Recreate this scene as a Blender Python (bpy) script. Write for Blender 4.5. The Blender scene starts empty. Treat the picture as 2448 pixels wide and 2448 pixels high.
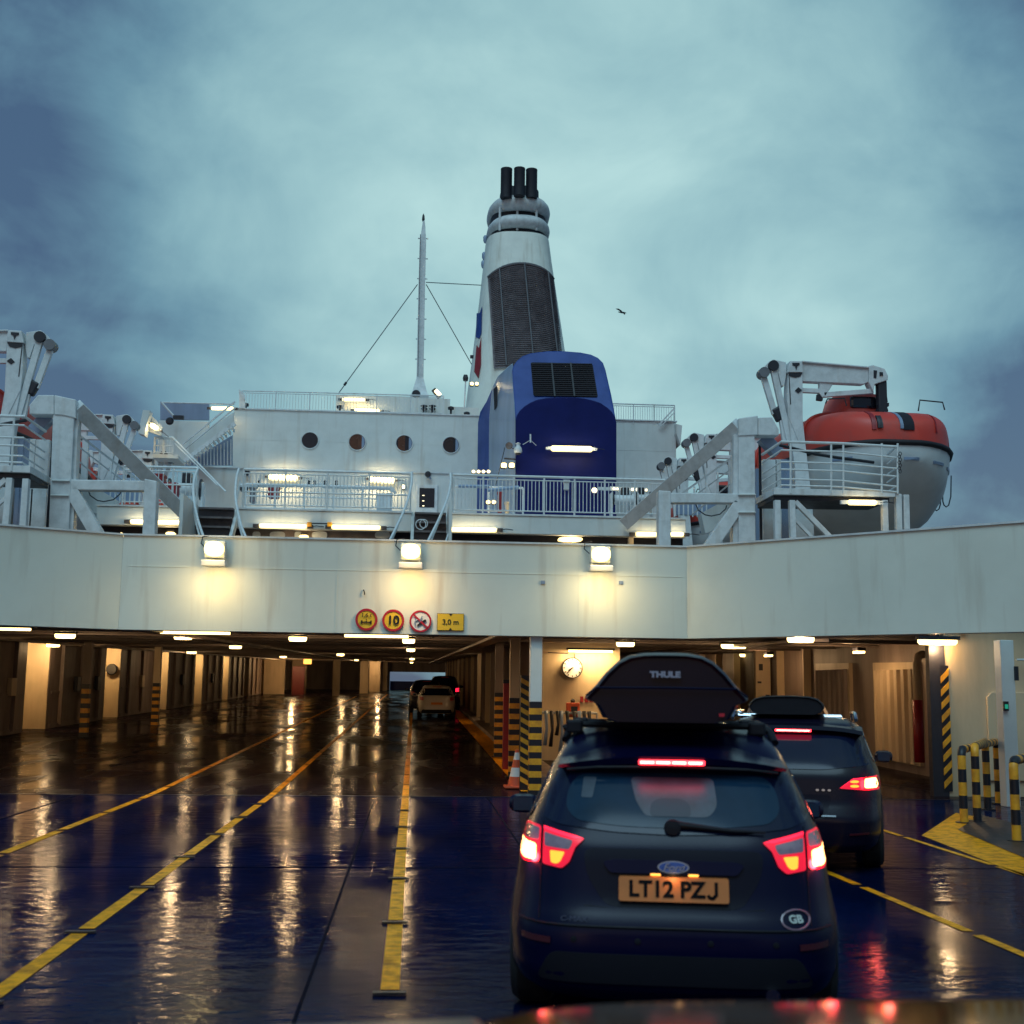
import bpy, bmesh, math, random
import numpy as np
from mathutils import Vector, Matrix
R = math.radians
random.seed(7)
S = bpy.context.scene
COL = S.collection

# ---------------------------------------------------------------- camera
CAM_H = 1.8
F = 2960.0; N = 2448.0
YAW, PITCH, ROLL = R(4.4), R(8.3), R(0.72)
cd = bpy.data.cameras.new('camera'); cam = bpy.data.objects.new('camera', cd); COL.objects.link(cam)
cd.sensor_width = 36; cd.lens = 36 * F / N; cd.clip_end = 9000; cd.clip_start = 0.05
RM = Matrix.Rotation(-YAW, 3, 'Z') @ Matrix.Rotation(math.pi / 2 + PITCH, 3, 'X') @ Matrix.Rotation(ROLL, 3, 'Z')
cam.matrix_world = Matrix.Translation((0, 0, CAM_H)) @ RM.to_4x4()
cd.dof.use_dof = True; cd.dof.focus_distance = 30; cd.dof.aperture_fstop = 2.8
S.camera = cam
CP = Vector((0, 0, CAM_H))

def ray(px, py):
    return RM @ Vector(((px - N / 2) / F, (N / 2 - py) / F, -1))
def U(px, py, Y):
    'point at depth Y (metres ahead) seen at this spot'
    d = ray(px, py); return CP + d * (Y / d.y)
def G(px, py, z):
    d = ray(px, py); return CP + d * ((z - CAM_H) / d.z)
Y0 = 22.0; SL = math.tan(R(1.0))
def PL(px, py, h):
    'point on the plane h above the inner deck, which climbs one degree beyond Y0'
    d = ray(px, py)
    t = (h - SL * Y0 - CAM_H) / (d.z - SL * d.y); return CP + d * t
def fz(Y): return max(0, Y - Y0) * SL

# ---------------------------------------------------------------- sky, sun, exposure
S.view_settings.view_transform = 'Standard'; S.view_settings.look = 'None'
S.view_settings.exposure = 0; S.view_settings.gamma = 1
w = bpy.data.worlds.new('World'); S.world = w; w.use_nodes = True
nt = w.node_tree; nt.nodes.clear()
def nn(t, **k):
    n = nt.nodes.new(t)
    for a, b in k.items(): setattr(n, a, b)
    return n
def lk(a, b): nt.links.new(a, b)
out = nn('ShaderNodeOutputWorld'); add = nn('ShaderNodeAddShader')
sky = nn('ShaderNodeTexSky', sky_type='NISHITA', sun_disc=False, sun_elevation=R(6), sun_rotation=R(200))
b1 = nn('ShaderNodeBackground'); b1.inputs[1].default_value = 0.02; lk(sky.outputs[0], b1.inputs[0])
tc = nn('ShaderNodeTexCoord')
sep = nn('ShaderNodeSeparateXYZ'); lk(tc.outputs['Generated'], sep.inputs[0])
def mth(op, a, b=None, c=None, clamp=False):
    m = nn('ShaderNodeMath', operation=op, use_clamp=clamp)
    for i, v in enumerate((a, b, c)):
        if v is None: continue
        if isinstance(v, (int, float)): m.inputs[i].default_value = v
        else: lk(v, m.inputs[i])
    return m.outputs[0]
zz = mth('ADD', mth('MAXIMUM', sep.outputs[2], 0.0), 0.22)
cx_ = mth('DIVIDE', sep.outputs[0], zz); cy_ = mth('DIVIDE', sep.outputs[1], zz)
cmb = nn('ShaderNodeCombineXYZ'); lk(cx_, cmb.inputs[0]); lk(cy_, cmb.inputs[1])
n1 = nn('ShaderNodeTexNoise'); n1.inputs['Scale'].default_value = 1.9; n1.inputs['Detail'].default_value = 5; n1.inputs['Roughness'].default_value = .48
n1.inputs['Distortion'].default_value = .35
lk(cmb.outputs[0], n1.inputs['Vector'])
n2 = nn('ShaderNodeTexNoise'); n2.inputs['Scale'].default_value = .75; n2.inputs['Detail'].default_value = 3
lk(cmb.outputs[0], n2.inputs['Vector'])
bd = ray(1330, 520).normalized()
dp = nn('ShaderNodeVectorMath', operation='DOT_PRODUCT'); nrm = nn('ShaderNodeVectorMath', operation='NORMALIZE')
lk(tc.outputs['Generated'], nrm.inputs[0]); lk(nrm.outputs[0], dp.inputs[0]); dp.inputs[1].default_value = bd
mr = nn('ShaderNodeMapRange', interpolation_type='SMOOTHSTEP'); mr.inputs['From Min'].default_value = math.cos(R(23.5)); mr.inputs['From Max'].default_value = math.cos(R(4))
lk(dp.outputs['Value'], mr.inputs['Value'])
mb = nn('ShaderNodeMapRange'); mb.inputs['From Min'].default_value = .25; mb.inputs['From Max'].default_value = -.55; lk(sep.outputs[1], mb.inputs['Value'])
me = nn('ShaderNodeMapRange', interpolation_type='SMOOTHSTEP'); me.inputs['From Min'].default_value = .18; me.inputs['From Max'].default_value = .75; lk(sep.outputs[2], me.inputs['Value'])
hi = mth('MULTIPLY', mb.outputs[0], mth('MULTIPLY', me.outputs[0], 1.05))
low = mth('MULTIPLY', mb.outputs[0], mth('SUBTRACT', 1.0, me.outputs[0]))
base = mth('SUBTRACT', mth('MAXIMUM', mr.outputs[0], hi), mth('MULTIPLY', low, .35))
fac = mth('ADD', mth('MULTIPLY', base, .80), mth('MULTIPLY', mth('SUBTRACT', n1.outputs[0], .5), 1.0))
fac = mth('ADD', fac, mth('MULTIPLY', mth('SUBTRACT', n2.outputs[0], .5), .7))
n3 = nn('ShaderNodeTexNoise'); n3.inputs['Scale'].default_value = 6.5; n3.inputs['Detail'].default_value = 6; n3.inputs['Roughness'].default_value = .58; n3.inputs['Distortion'].default_value = .4
lk(nrm.outputs[0], n3.inputs['Vector'])
fac = mth('ADD', fac, mth('MULTIPLY', mth('SUBTRACT', n3.outputs[0], .5), .75))
fac = mth('ADD', fac, .035)
cr = nn('ShaderNodeValToRGB'); e = cr.color_ramp.elements
e[0].position = 0; e[0].color = (.045, .095, .185, 1)
e[1].position = 1; e[1].color = (.43, .66, .66, 1)
for p, c in ((.25, (.115, .245, .33, 1)), (.5, (.21, .39, .45, 1)), (.75, (.31, .52, .55, 1))):
    q = e.new(p); q.color = c
lk(fac, cr.inputs[0])
b2 = nn('ShaderNodeBackground'); b2.inputs[1].default_value = 1.0; lk(cr.outputs[0], b2.inputs[0])
lk(b1.outputs[0], add.inputs[0]); lk(b2.outputs[0], add.inputs[1]); lk(add.outputs[0], out.inputs[0])

sl = bpy.data.lights.new('sun', 'SUN'); sun = bpy.data.objects.new('sun', sl); COL.objects.link(sun)
sl.energy = 1.15; sl.angle = R(35); sl.color = (.52, .82, 1.0)
sun.rotation_euler = (R(36), 0, R(-20))

# ---------------------------------------------------------------- materials
def mat(name, col, rough=.5, metal=0, var=.0, vscale=3, bump=0, bscale=30, emit=None, es=0, coat=0, spec=.5, stain=None, streak=False, ior=1.5, grime=0):
    m = bpy.data.materials.new(name); m.use_nodes = True
    t = m.node_tree; b = t.nodes['Principled BSDF']
    b.inputs['Base Color'].default_value = (*col, 1); b.inputs['Roughness'].default_value = rough
    b.inputs['Metallic'].default_value = metal; b.inputs['Coat Weight'].default_value = coat; b.inputs['Coat Roughness'].default_value = .05
    b.inputs['Specular IOR Level'].default_value = spec; b.inputs['IOR'].default_value = ior
    tcn = t.nodes.new('ShaderNodeTexCoord')
    if var:
        mp = t.nodes.new('ShaderNodeMapping'); t.links.new(tcn.outputs['Object'], mp.inputs[0])
        if streak: mp.inputs['Scale'].default_value = (1.0, 1.0, .22)
        nz = t.nodes.new('ShaderNodeTexNoise'); nz.inputs['Scale'].default_value = vscale; nz.inputs['Detail'].default_value = 6; nz.inputs['Roughness'].default_value = .62
        t.links.new(mp.outputs[0], nz.inputs['Vector'])
        r = t.nodes.new('ShaderNodeValToRGB'); el = r.color_ramp.elements
        sc = stain or tuple(c * (1 - var) for c in col)
        el[0].position = .32; el[0].color = (*sc, 1); el[1].position = .58; el[1].color = (*col, 1)
        t.links.new(nz.outputs[0], r.inputs[0]); t.links.new(r.outputs[0], b.inputs['Base Color'])
        rr = t.nodes.new('ShaderNodeMapRange'); rr.inputs['To Min'].default_value = min(1, rough * 1.3); rr.inputs['To Max'].default_value = rough * .8
        t.links.new(nz.outputs[0], rr.inputs[0]); t.links.new(rr.outputs[0], b.inputs['Roughness'])
    if grime:
        mp2 = t.nodes.new('ShaderNodeMapping'); mp2.inputs['Scale'].default_value = (1.7, 1.7, .16); t.links.new(tcn.outputs['Object'], mp2.inputs[0])
        g1 = t.nodes.new('ShaderNodeTexNoise'); g1.inputs['Scale'].default_value = 2.2; g1.inputs['Detail'].default_value = 5; t.links.new(mp2.outputs[0], g1.inputs['Vector'])
        gr_ = t.nodes.new('ShaderNodeMapRange'); gr_.inputs['From Min'].default_value = .55; gr_.inputs['From Max'].default_value = .75; gr_.inputs['To Max'].default_value = grime
        t.links.new(g1.outputs[0], gr_.inputs[0])
        mx_ = t.nodes.new('ShaderNodeMix'); mx_.data_type = 'RGBA'; t.links.new(gr_.outputs[0], mx_.inputs[0])
        src = b.inputs['Base Color'].links[0].from_socket; t.links.new(src, mx_.inputs[6]); mx_.inputs[7].default_value = (.34, .24, .16, 1)
        t.links.new(mx_.outputs[2], b.inputs['Base Color'])
    if bump:
        nb = t.nodes.new('ShaderNodeTexNoise'); nb.inputs['Scale'].default_value = bscale; nb.inputs['Detail'].default_value = 4
        t.links.new(tcn.outputs['Object'], nb.inputs['Vector'])
        bp = t.nodes.new('ShaderNodeBump'); bp.inputs['Strength'].default_value = bump; bp.inputs['Distance'].default_value = .02
        t.links.new(nb.outputs[0], bp.inputs['Height']); t.links.new(bp.outputs[0], b.inputs['Normal'])
    if emit:
        b.inputs['Emission Color'].default_value = (*emit, 1); b.inputs['Emission Strength'].default_value = es
    return m
M = {}
M['white'] = mat('ship_white_paint', (.68, .71, .70), .42, var=.12, vscale=1.2, bump=.12, bscale=2.2, grime=.3)
M['band'] = mat('funnel_white_paint', (.86, .87, .80), .42, var=.12, vscale=1.2, grime=.4)
M['parapet'] = mat('parapet_paint', (.76, .78, .70), .40, var=.10, vscale=.5, bump=.3, bscale=.9, grime=.35)
M['white2'] = mat('white_steel_paint', (.70, .73, .75), .45, var=.22, vscale=4, bump=.05, bscale=20, grime=.35)
M['rail'] = mat('rail_paint', (.72, .75, .76), .4, var=.15, vscale=9)
M['blue'] = mat('blue_funnel_paint', (.006, .045, .27), .5, var=.2, vscale=1.5)
M['darkblue'] = mat('shaded_casing_blue', (.003, .008, .10), .6, var=.2, vscale=1.2, spec=.2)  # casing blue darkened for the shade on its upright face
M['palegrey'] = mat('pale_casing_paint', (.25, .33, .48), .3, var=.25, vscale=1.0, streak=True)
M['dark'] = mat('dark_fitting', (.018, .018, .028), .5, var=.3, vscale=5)
M['brownpipe'] = mat('sooty_pipe', (.012, .012, .022), .6, var=.3)
M['grille'] = mat('grille_slats', (.20, .17, .185), .6, var=.3, vscale=2, stain=(.11, .09, .10))
M['grillebar'] = mat('grille_bar', (.17, .17, .19), .5, var=.2)
M['void'] = mat('recess_shade', (.010, .010, .02), .8, var=.2)  # near-black colour holds the shade of recesses and openings
M['orange'] = mat('lifeboat_orange', (.64, .056, .036), .45, var=.3, vscale=1.2, stain=(.46, .07, .055), bump=.1, bscale=3)
M['hull'] = mat('lifeboat_hull', (.62, .66, .68), .4, var=.12, vscale=1.4, bump=.1, bscale=3)
M['fender'] = mat('black_fender', (.01, .01, .016), .6, var=.2)
M['glassdark'] = mat('dark_glass', (.008, .010, .018), .06, spec=.7, var=.2, vscale=1)
M['porthole'] = mat('porthole_glass', (.03, .022, .035), .08, var=.5, vscale=1.1, stain=(.16, .06, .025))
M['tread'] = mat('stair_tread', (.16, .13, .13), .6, var=.4, vscale=8)
M['red'] = mat('red_box', (.30, .012, .02), .45, var=.2)
M['yellow'] = mat('yellow_paint', (.80, .36, .02), .42, var=.28, vscale=5, stain=(.50, .20, .02))
M['black'] = mat('black_paint', (.010, .010, .016), .42, var=.3, vscale=5)
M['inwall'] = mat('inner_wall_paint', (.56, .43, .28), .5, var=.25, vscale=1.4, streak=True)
M['inwalld'] = mat('inner_wall_shade', (.26, .20, .17), .55, var=.4, vscale=1.4, streak=True, stain=(.15, .11, .10))  # darker copy of the inner wall paint, shade put into the colour
M['beam'] = mat('ceiling_beam_paint', (.20, .155, .135), .5, var=.3, vscale=1)
M['ceil'] = mat('ceiling_paint', (.24, .18, .15), .55, var=.3, vscale=1)
M['signy'] = mat('sign_yellow', (.80, .50, .035), .4, var=.05)
M['signr'] = mat('sign_red', (.45, .012, .035), .4, var=.1)
M['signw'] = mat('sign_white', (.75, .75, .75), .4, var=.05)
M['chrome'] = mat('chrome', (.55, .56, .60), .15, metal=1, var=.1)
M['lamp'] = mat('lit_tube', (.9, .8, .5), .4, emit=(1, .76, .32), es=2.0, var=.01)
M['lampin'] = mat('lit_inner_lamp', (.9, .7, .4), .4, emit=(1, .72, .27), es=6, var=.01)
M['flood'] = mat('lit_flood_lens', (1, .9, .5), .4, emit=(1, .74, .25), es=4, var=.01)
M['lampsmall'] = mat('lit_small_lamp', (1, .9, .6), .4, emit=(1, .84, .5), es=3, var=.01)
M['amber'] = mat('lit_amber_lamp', (1, .5, .1), .4, emit=(1, .40, .06), es=2.5, var=.01)
M['cable'] = mat('cable', (.08, .10, .13), .6, var=.2)
M['cone'] = mat('cone_orange', (.7, .10, .03), .5, var=.2)
M['green'] = mat('exit_green', (.02, .30, .2), .5, var=.2, emit=(.05, .8, .5), es=.25)

def floor_mat(name, c1, c2, rough0, rough1, bump, spec, ior):
    m = bpy.data.materials.new(name); m.use_nodes = True; t = m.node_tree; b = t.nodes['Principled BSDF']
    L = t.links.new
    tcn = t.nodes.new('ShaderNodeTexCoord')
    def nz(scale, det, sx=1, sy=1, rg=.55):
        mp = t.nodes.new('ShaderNodeMapping'); mp.inputs['Scale'].default_value = (sx, sy, 1); L(tcn.outputs['Object'], mp.inputs[0])
        n = t.nodes.new('ShaderNodeTexNoise'); n.inputs['Scale'].default_value = scale; n.inputs['Detail'].default_value = det; n.inputs['Roughness'].default_value = rg
        L(mp.outputs[0], n.inputs['Vector']); return n.outputs[0]
    a = nz(.55, 6, 1, .5); f = nz(9, 5)
    cr = t.nodes.new('ShaderNodeValToRGB'); el = cr.color_ramp.elements
    el[0].position = .36; el[0].color = (*c1, 1); el[1].position = .66; el[1].color = (*c2, 1)
    mx = t.nodes.new('ShaderNodeMath'); mx.operation = 'MULTIPLY_ADD'; L(f, mx.inputs[0]); mx.inputs[1].default_value = .3
    L(a, mx.inputs[2]); 
    sb = t.nodes.new('ShaderNodeMath'); sb.operation = 'SUBTRACT'; L(mx.outputs[0], sb.inputs[0]); sb.inputs[1].default_value = .15
    L(sb.outputs[0], cr.inputs[0]); L(cr.outputs[0], b.inputs['Base Color'])
    pud = nz(.7, 3, 1.3, .4, .5)
    rr = t.nodes.new('ShaderNodeMapRange'); rr.interpolation_type = 'SMOOTHSTEP'; rr.inputs['From Min'].default_value = .34; rr.inputs['From Max'].default_value = .62
    rr.inputs['To Min'].default_value = rough1; rr.inputs['To Max'].default_value = rough0
    L(pud, rr.inputs[0]); L(rr.outputs[0], b.inputs['Roughness'])
    w1 = nz(3.2, 3, .8, 1.5); 
    bs_ = t.nodes.new('ShaderNodeMapRange'); bs_.inputs['From Min'].default_value = .38; bs_.inputs['From Max'].default_value = .62; bs_.inputs['To Min'].default_value = bump*.25; bs_.inputs['To Max'].default_value = bump*1.25; L(nz(.6, 2, 1, .6), bs_.inputs[0])
    bp = t.nodes.new('ShaderNodeBump'); L(bs_.outputs[0], bp.inputs['Strength']); bp.inputs['Distance'].default_value = .012
    L(w1, bp.inputs['Height'])
    b2_ = t.nodes.new('ShaderNodeBump'); b2_.inputs['Strength'].default_value = .25; b2_.inputs['Distance'].default_value = .003
    L(nz(26, 3), b2_.inputs['Height']); L(bp.outputs[0], b2_.inputs['Normal'])
    L(b2_.outputs[0], b.inputs['Normal'])
    b.inputs['Specular IOR Level'].default_value = spec; b.inputs['IOR'].default_value = ior
    return m
M['deck'] = floor_mat('wet_blue_deck', (.0010, .0042, .022), (.0020, .0095, .052), .06, .19, .95, .5, 1.048)
M['deckin'] = floor_mat('wet_inner_deck', (.008, .006, .011), (.018, .012, .016), .12, .36, .7, .5, 1.04)
M['line'] = mat('yellow_line_paint', (.95, .37, .004), .42, var=.5, vscale=7, stain=(.36, .13, .015), ior=1.12, bump=.4, bscale=6)
M['seam'] = mat('deck_seam', (.002, .003, .012), .9, spec=.05, var=.1)
M['sea'] = mat('sea_water', (.01, .03, .045), .12, var=.3, vscale=.05, bump=.6, bscale=.4)

# ---------------------------------------------------------------- mesh builder
ORG = {}
def tag(o, label=None, cat=None, group=None, kind=None):
    if label: o['label'] = label
    if cat: o['category'] = cat
    if group: o['group'] = group
    if kind: o['kind'] = kind
    return o
def empty(name, loc, label, cat, group=None):
    o = bpy.data.objects.new(name, None); COL.objects.link(o); o.location = loc; o.empty_display_size = .2
    ORG[o.name] = Vector(loc); return tag(o, label, cat, group)

class MB:
    def __init__(s): s.v = []; s.f = []; s.m = []; s.mi = 0
    def add(s, vs, fs):
        k = len(s.v); s.v += [Vector(a) for a in vs]
        for f in fs: s.f.append([k + i for i in f]); s.m.append(s.mi)
        return s
    def box(s, a, b):
        x0, y0, z0 = [min(a[i], b[i]) for i in range(3)]; x1, y1, z1 = [max(a[i], b[i]) for i in range(3)]
        return s.add([(x0,y0,z0),(x1,y0,z0),(x1,y1,z0),(x0,y1,z0),(x0,y0,z1),(x1,y0,z1),(x1,y1,z1),(x0,y1,z1)],
                     [(0,3,2,1),(4,5,6,7),(0,1,5,4),(1,2,6,5),(2,3,7,6),(3,0,4,7)])
    def hexa(s, p):
        return s.add(p, [(0,3,2,1),(4,5,6,7),(0,1,5,4),(1,2,6,5),(2,3,7,6),(3,0,4,7)])
    def prism(s, poly, y0, y1):
        'poly: list of (x,z); solid between y0 and y1'
        n = len(poly)
        vs = [(x, y0, z) for x, z in poly] + [(x, y1, z) for x, z in poly]
        fs = [list(range(n)), list(range(2*n-1, n-1, -1))] + [(i, i+n, (i+1)%n+n, (i+1)%n) for i in range(n)]
        return s.add(vs, fs)
    def beam(s, a, b, w, h=None, up=(0, 1, 0)):
        a = Vector(a); b = Vector(b); h = h or w
        d = (b-a).normalized(); u = Vector(up)
        if abs(d.dot(u)) > .98: u = Vector((1, 0, 0))
        sd = d.cross(u).normalized(); u = sd.cross(d).normalized()
        o = [sd*(w/2*i)+u*(h/2*j) for i, j in ((-1,-1),(1,-1),(1,1),(-1,1))]
        return s.add([a+q for q in o]+[b+q for q in o], [(0,3,2,1),(4,5,6,7),(0,1,5,4),(1,2,6,5),(2,3,7,6),(3,0,4,7)])
    def tube(s, pts, r, seg=8, closed=False):
        pts = [Vector(p) for p in pts]; n = len(pts); k = len(s.v); rr = r if isinstance(r, (list, tuple)) else [r]*n
        prev = None
        for i, p in enumerate(pts):
            if closed: d = pts[(i+1) % n]-pts[i-1]
            else: d = pts[min(i+1, n-1)]-pts[max(i-1, 0)]
            d.normalize()
            u = prev if prev is not None else (Vector((0,0,1)) if abs(d.z) < .9 else Vector((1,0,0)))
            sd = d.cross(u).normalized(); u = sd.cross(d).normalized(); prev = u
            for j in range(seg):
                a = 2*math.pi*j/seg; s.v.append(p+(sd*math.cos(a)+u*math.sin(a))*rr[i])
        m = n if closed else n-1
        for i in range(m):
            for j in range(seg):
                q = (i+1) % n
                s.f.append([k+i*seg+j, k+i*seg+(j+1)%seg, k+q*seg+(j+1)%seg, k+q*seg+j]); s.m.append(s.mi)
        if not closed:
            s.f.append([k+j for j in range(seg)][::-1]); s.f.append([k+(n-1)*seg+j for j in range(seg)]); s.m += [s.mi]*2
        return s
    def lathe(s, prof, c, seg=24, axis='Z'):
        'prof list of (r, h)'
        k = len(s.v); c = Vector(c)
        for r, h in prof:
            for j in range(seg):
                a = 2*math.pi*j/seg; x, y = r*math.cos(a), r*math.sin(a)
                s.v.append(c + (Vector((x, y, h)) if axis == 'Z' else Vector((x, h, y)) if axis == 'Y' else Vector((h, x, y))))
        for i in range(len(prof)-1):
            for j in range(seg):
                s.f.append([k+i*seg+j, k+i*seg+(j+1)%seg, k+(i+1)*seg+(j+1)%seg, k+(i+1)*seg+j]); s.m.append(s.mi)
        s.f.append([k+j for j in range(seg)]); s.f.append([k+(len(prof)-1)*seg+j for j in range(seg)]); s.m += [s.mi]*2
        return s
    def rings(s, rings, cap=True):
        k = len(s.v); n = len(rings[0])
        for r in rings: s.v += [Vector(p) for p in r]
        for i in range(len(rings)-1):
            for j in range(n):
                s.f.append([k+i*n+j, k+i*n+(j+1)%n, k+(i+1)*n+(j+1)%n, k+(i+1)*n+j]); s.m.append(s.mi)
        if cap:
            s.f.append([k+j for j in range(n)][::-1]); s.f.append([k+(len(rings)-1)*n+j for j in range(n)]); s.m += [s.mi]*2
        return s
    def build(s, name, m, parent=None, smooth=False, bevel=0, origin=None):
        me = bpy.data.meshes.new(name)
        if parent is not None: org = ORG.get(parent.name, Vector((0, 0, 0)))
        elif origin is not None: org = Vector(origin)
        else:
            xs = [v.x for v in s.v]; ys = [v.y for v in s.v]; zs = [v.z for v in s.v]
            org = Vector(((min(xs)+max(xs))/2, (min(ys)+max(ys))/2, min(zs)))
        me.from_pydata([v-org for v in s.v], [], s.f)
        for q in (m if isinstance(m, (list, tuple)) else [m]): me.materials.append(q if not isinstance(q, str) else M[q])
        me.polygons.foreach_set('material_index', s.m)
        bm = bmesh.new(); bm.from_mesh(me); bmesh.ops.recalc_face_normals(bm, faces=bm.faces); bm.to_mesh(me); bm.free()
        o = bpy.data.objects.new(name, me); COL.objects.link(o)
        if parent is not None: o.parent = parent; ORG[o.name] = org
        else: o.location = org; ORG[o.name] = org
        if smooth:
            me.polygons.foreach_set('use_smooth', [True]*len(me.polygons))
            if smooth is not True: me.set_sharp_from_angle(angle=R(smooth))
        if bevel:
            bv = o.modifiers.new('bevel', 'BEVEL'); bv.width = bevel; bv.segments = 2; bv.limit_method = 'ANGLE'; bv.angle_limit = R(40)
        return o
def kids(o): return [c for c in bpy.data.objects if c.parent == o]
def copy_tree(o, parent=None, memo=None):
    c = o.copy(); COL.objects.link(c)
    if parent is not None: c.parent = parent
    for ch in kids(o):
        if ch.name != c.name: copy_tree(ch, c)
    return c

def point(loc, e, col=(1, .74, .42), r=.12, parent=None, kind='POINT', size=None, rot=None, spot=None):
    l = bpy.data.lights.new('lamp_light', kind); l.energy = e; l.color = col
    if kind == 'AREA': l.shape = 'RECTANGLE'; l.size, l.size_y = size
    else: l.shadow_soft_size = r
    if kind == 'SPOT': l.spot_size = spot or R(120); l.spot_blend = .8
    o = bpy.data.objects.new('lamp_light', l); COL.objects.link(o)
    if parent is not None: o.parent = parent; o.location = Vector(loc)-ORG.get(parent.name, Vector())
    else: o.location = loc
    if rot: o.rotation_euler = rot
    return o

def text_mesh(txt, size, mt, name, parent, mtx, ext=.002, shear=0, align='CENTER', bold=0, xs=1, sp=1):
    c = bpy.data.curves.new('t', 'FONT'); c.body = txt; c.size = size; c.extrude = ext; c.align_x = align; c.align_y = 'CENTER'; c.shear = shear; c.offset = bold; c.space_character = sp
    o = bpy.data.objects.new('t', c); COL.objects.link(o)
    me = bpy.data.meshes.new_from_object(o.evaluated_get(bpy.context.evaluated_depsgraph_get()))
    bpy.data.objects.remove(o)
    me.materials.clear(); me.materials.append(M[mt])
    me.transform(mtx @ Matrix.Diagonal((xs, 1, 1, 1)))
    q = bpy.data.objects.new(name, me); COL.objects.link(q)
    if parent is not None: q.parent = parent
    return q
def upright(loc): return Matrix.Translation(loc) @ Matrix.Rotation(math.pi/2, 4, 'X')
M['darkred'] = mat('fire_cabinet_red', (.13, .012, .012), .5, var=.2)
# ================================================================ the sea, decks and markings
def struct(mb, name, m, **k): return tag(mb.build(name, m, **k), kind='structure')
s = MB(); s.add([(-4000,-4000,-14),(4000,-4000,-14),(4000,4000,-14),(-4000,4000,-14)], [(0,1,2,3)]); struct(s, 'sea', 'sea')
YE = 134.0
s = MB(); s.box((-16, -30, -.3), (16, Y0, 0)); struct(s, 'blue_car_deck', 'deck', origin=(0, 0, 0))
s = MB(); s.hexa([(-16,Y0,-.3),(16,Y0,-.3),(16,YE,fz(YE)-.3),(-16,YE,fz(YE)-.3),(-16,Y0,0),(16,Y0,0),(16,YE,fz(YE)),(-16,YE,fz(YE))])
struct(s, 'inner_car_deck', 'deckin', origin=(0, Y0, 0))
s = MB(); s.box((-16, Y0-.05, .001), (16, Y0+.02, .006)); struct(s, 'deck_joint', 'black')

def lane(name, pts, w, gap=.16, dash=2.3, y_start=None):
    'yellow lane line, broken by dark lashing cross bars'
    s = MB(); x0, ya = pts[0]; x1, yb = pts[1]
    n = int((yb-ya)/dash)
    for i in range(n):
        a = ya + (yb-ya)*i/n; b = ya + (yb-ya)*(i+1)/n - gap
        segs = [(a, b)] if (b < Y0 or a > Y0) else [(a, Y0-.05), (Y0+.03, b)]
        for a_, b_ in segs:
            if b_ <= a_: continue
            xa = x0+(x1-x0)*(a_-ya)/(yb-ya); xb = x0+(x1-x0)*(b_-ya)/(yb-ya)
            za, zb = fz(a_)+.005, fz(b_)+.005
            s.add([(xa-w/2, a_, za), (xa+w/2, a_, za), (xb+w/2, b_, zb), (xb-w/2, b_, zb)], [(0,1,2,3)])
    o = tag(s.build(name, 'line'), kind='structure')
    return o
lane('lane_line', [(-.10, 7.9), (-.06, 115)], .115)
lane('lane_line', [(-2.42, 3.5), (-2.25, 110)], .12, dash=2.1)
lane('lane_line', [(-4.40, 5), (-4.5, 100)], .12)
lane('lane_line', [(2.1, 8.8), (2.1, 17)], .115)
lane('lane_line', [(4.42, 5), (4.2, 21.5)], .09)
lane('lane_line', [(6.2, 8), (6.5, 19)], .08)
s = MB()
for y in np.arange(7.8, 21, 2.3): s.box((-.20, y-.055, .005), (0.0, y-.005, .022))
for y in np.arange(5.55, 21, 2.1): s.box((-2.52, y-.06, .005), (-2.30, y-.01, .02))
struct(s, 'lashing_bars', 'black')
# yellow painted safety corner beside the barriers
a = [G(2203,1998,0), G(2285,1944,0), G(2375,1960,0), G(2700,2150,0), G(2700,2195,0)]
s = MB(); s.add([(p.x, p.y, .005) for p in a], [tuple(range(5))]); struct(s, 'yellow_corner_marking', 'line')
s = MB(); s.box((-.62,6,.001),(-.60,21.9,.005)); s.box((-5.6,6,.001),(-5.58,21.9,.005)); s.box((1.3,12,.001),(1.32,21.9,.005)); s.box((-15,13.2,.001),(15,13.22,.004)); struct(s, 'deck_plate_seams', 'seam')
# yellow kerb strip along the walkway inside
s = MB()
s.add([(2.0,23,fz(23)+.006),(2.5,23,fz(23)+.006),(2.5,100,fz(100)+.006),(2.0,100,fz(100)+.006)], [(0,1,2,3)]); struct(s, 'walkway_edge_marking', 'line')
s = MB(); s.hexa([(2.5,24.5,fz(24.5)+.002),(3.0,24.5,fz(24.5)+.002),(3.0,110,fz(110)+.002),(2.5,110,fz(110)+.002),(2.5,24.5,fz(24.5)+.14),(3.0,24.5,fz(24.5)+.14),(3.0,110,fz(110)+.14),(2.5,110,fz(110)+.14)])
struct(s, 'walkway_kerb', 'inwalld')

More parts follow.
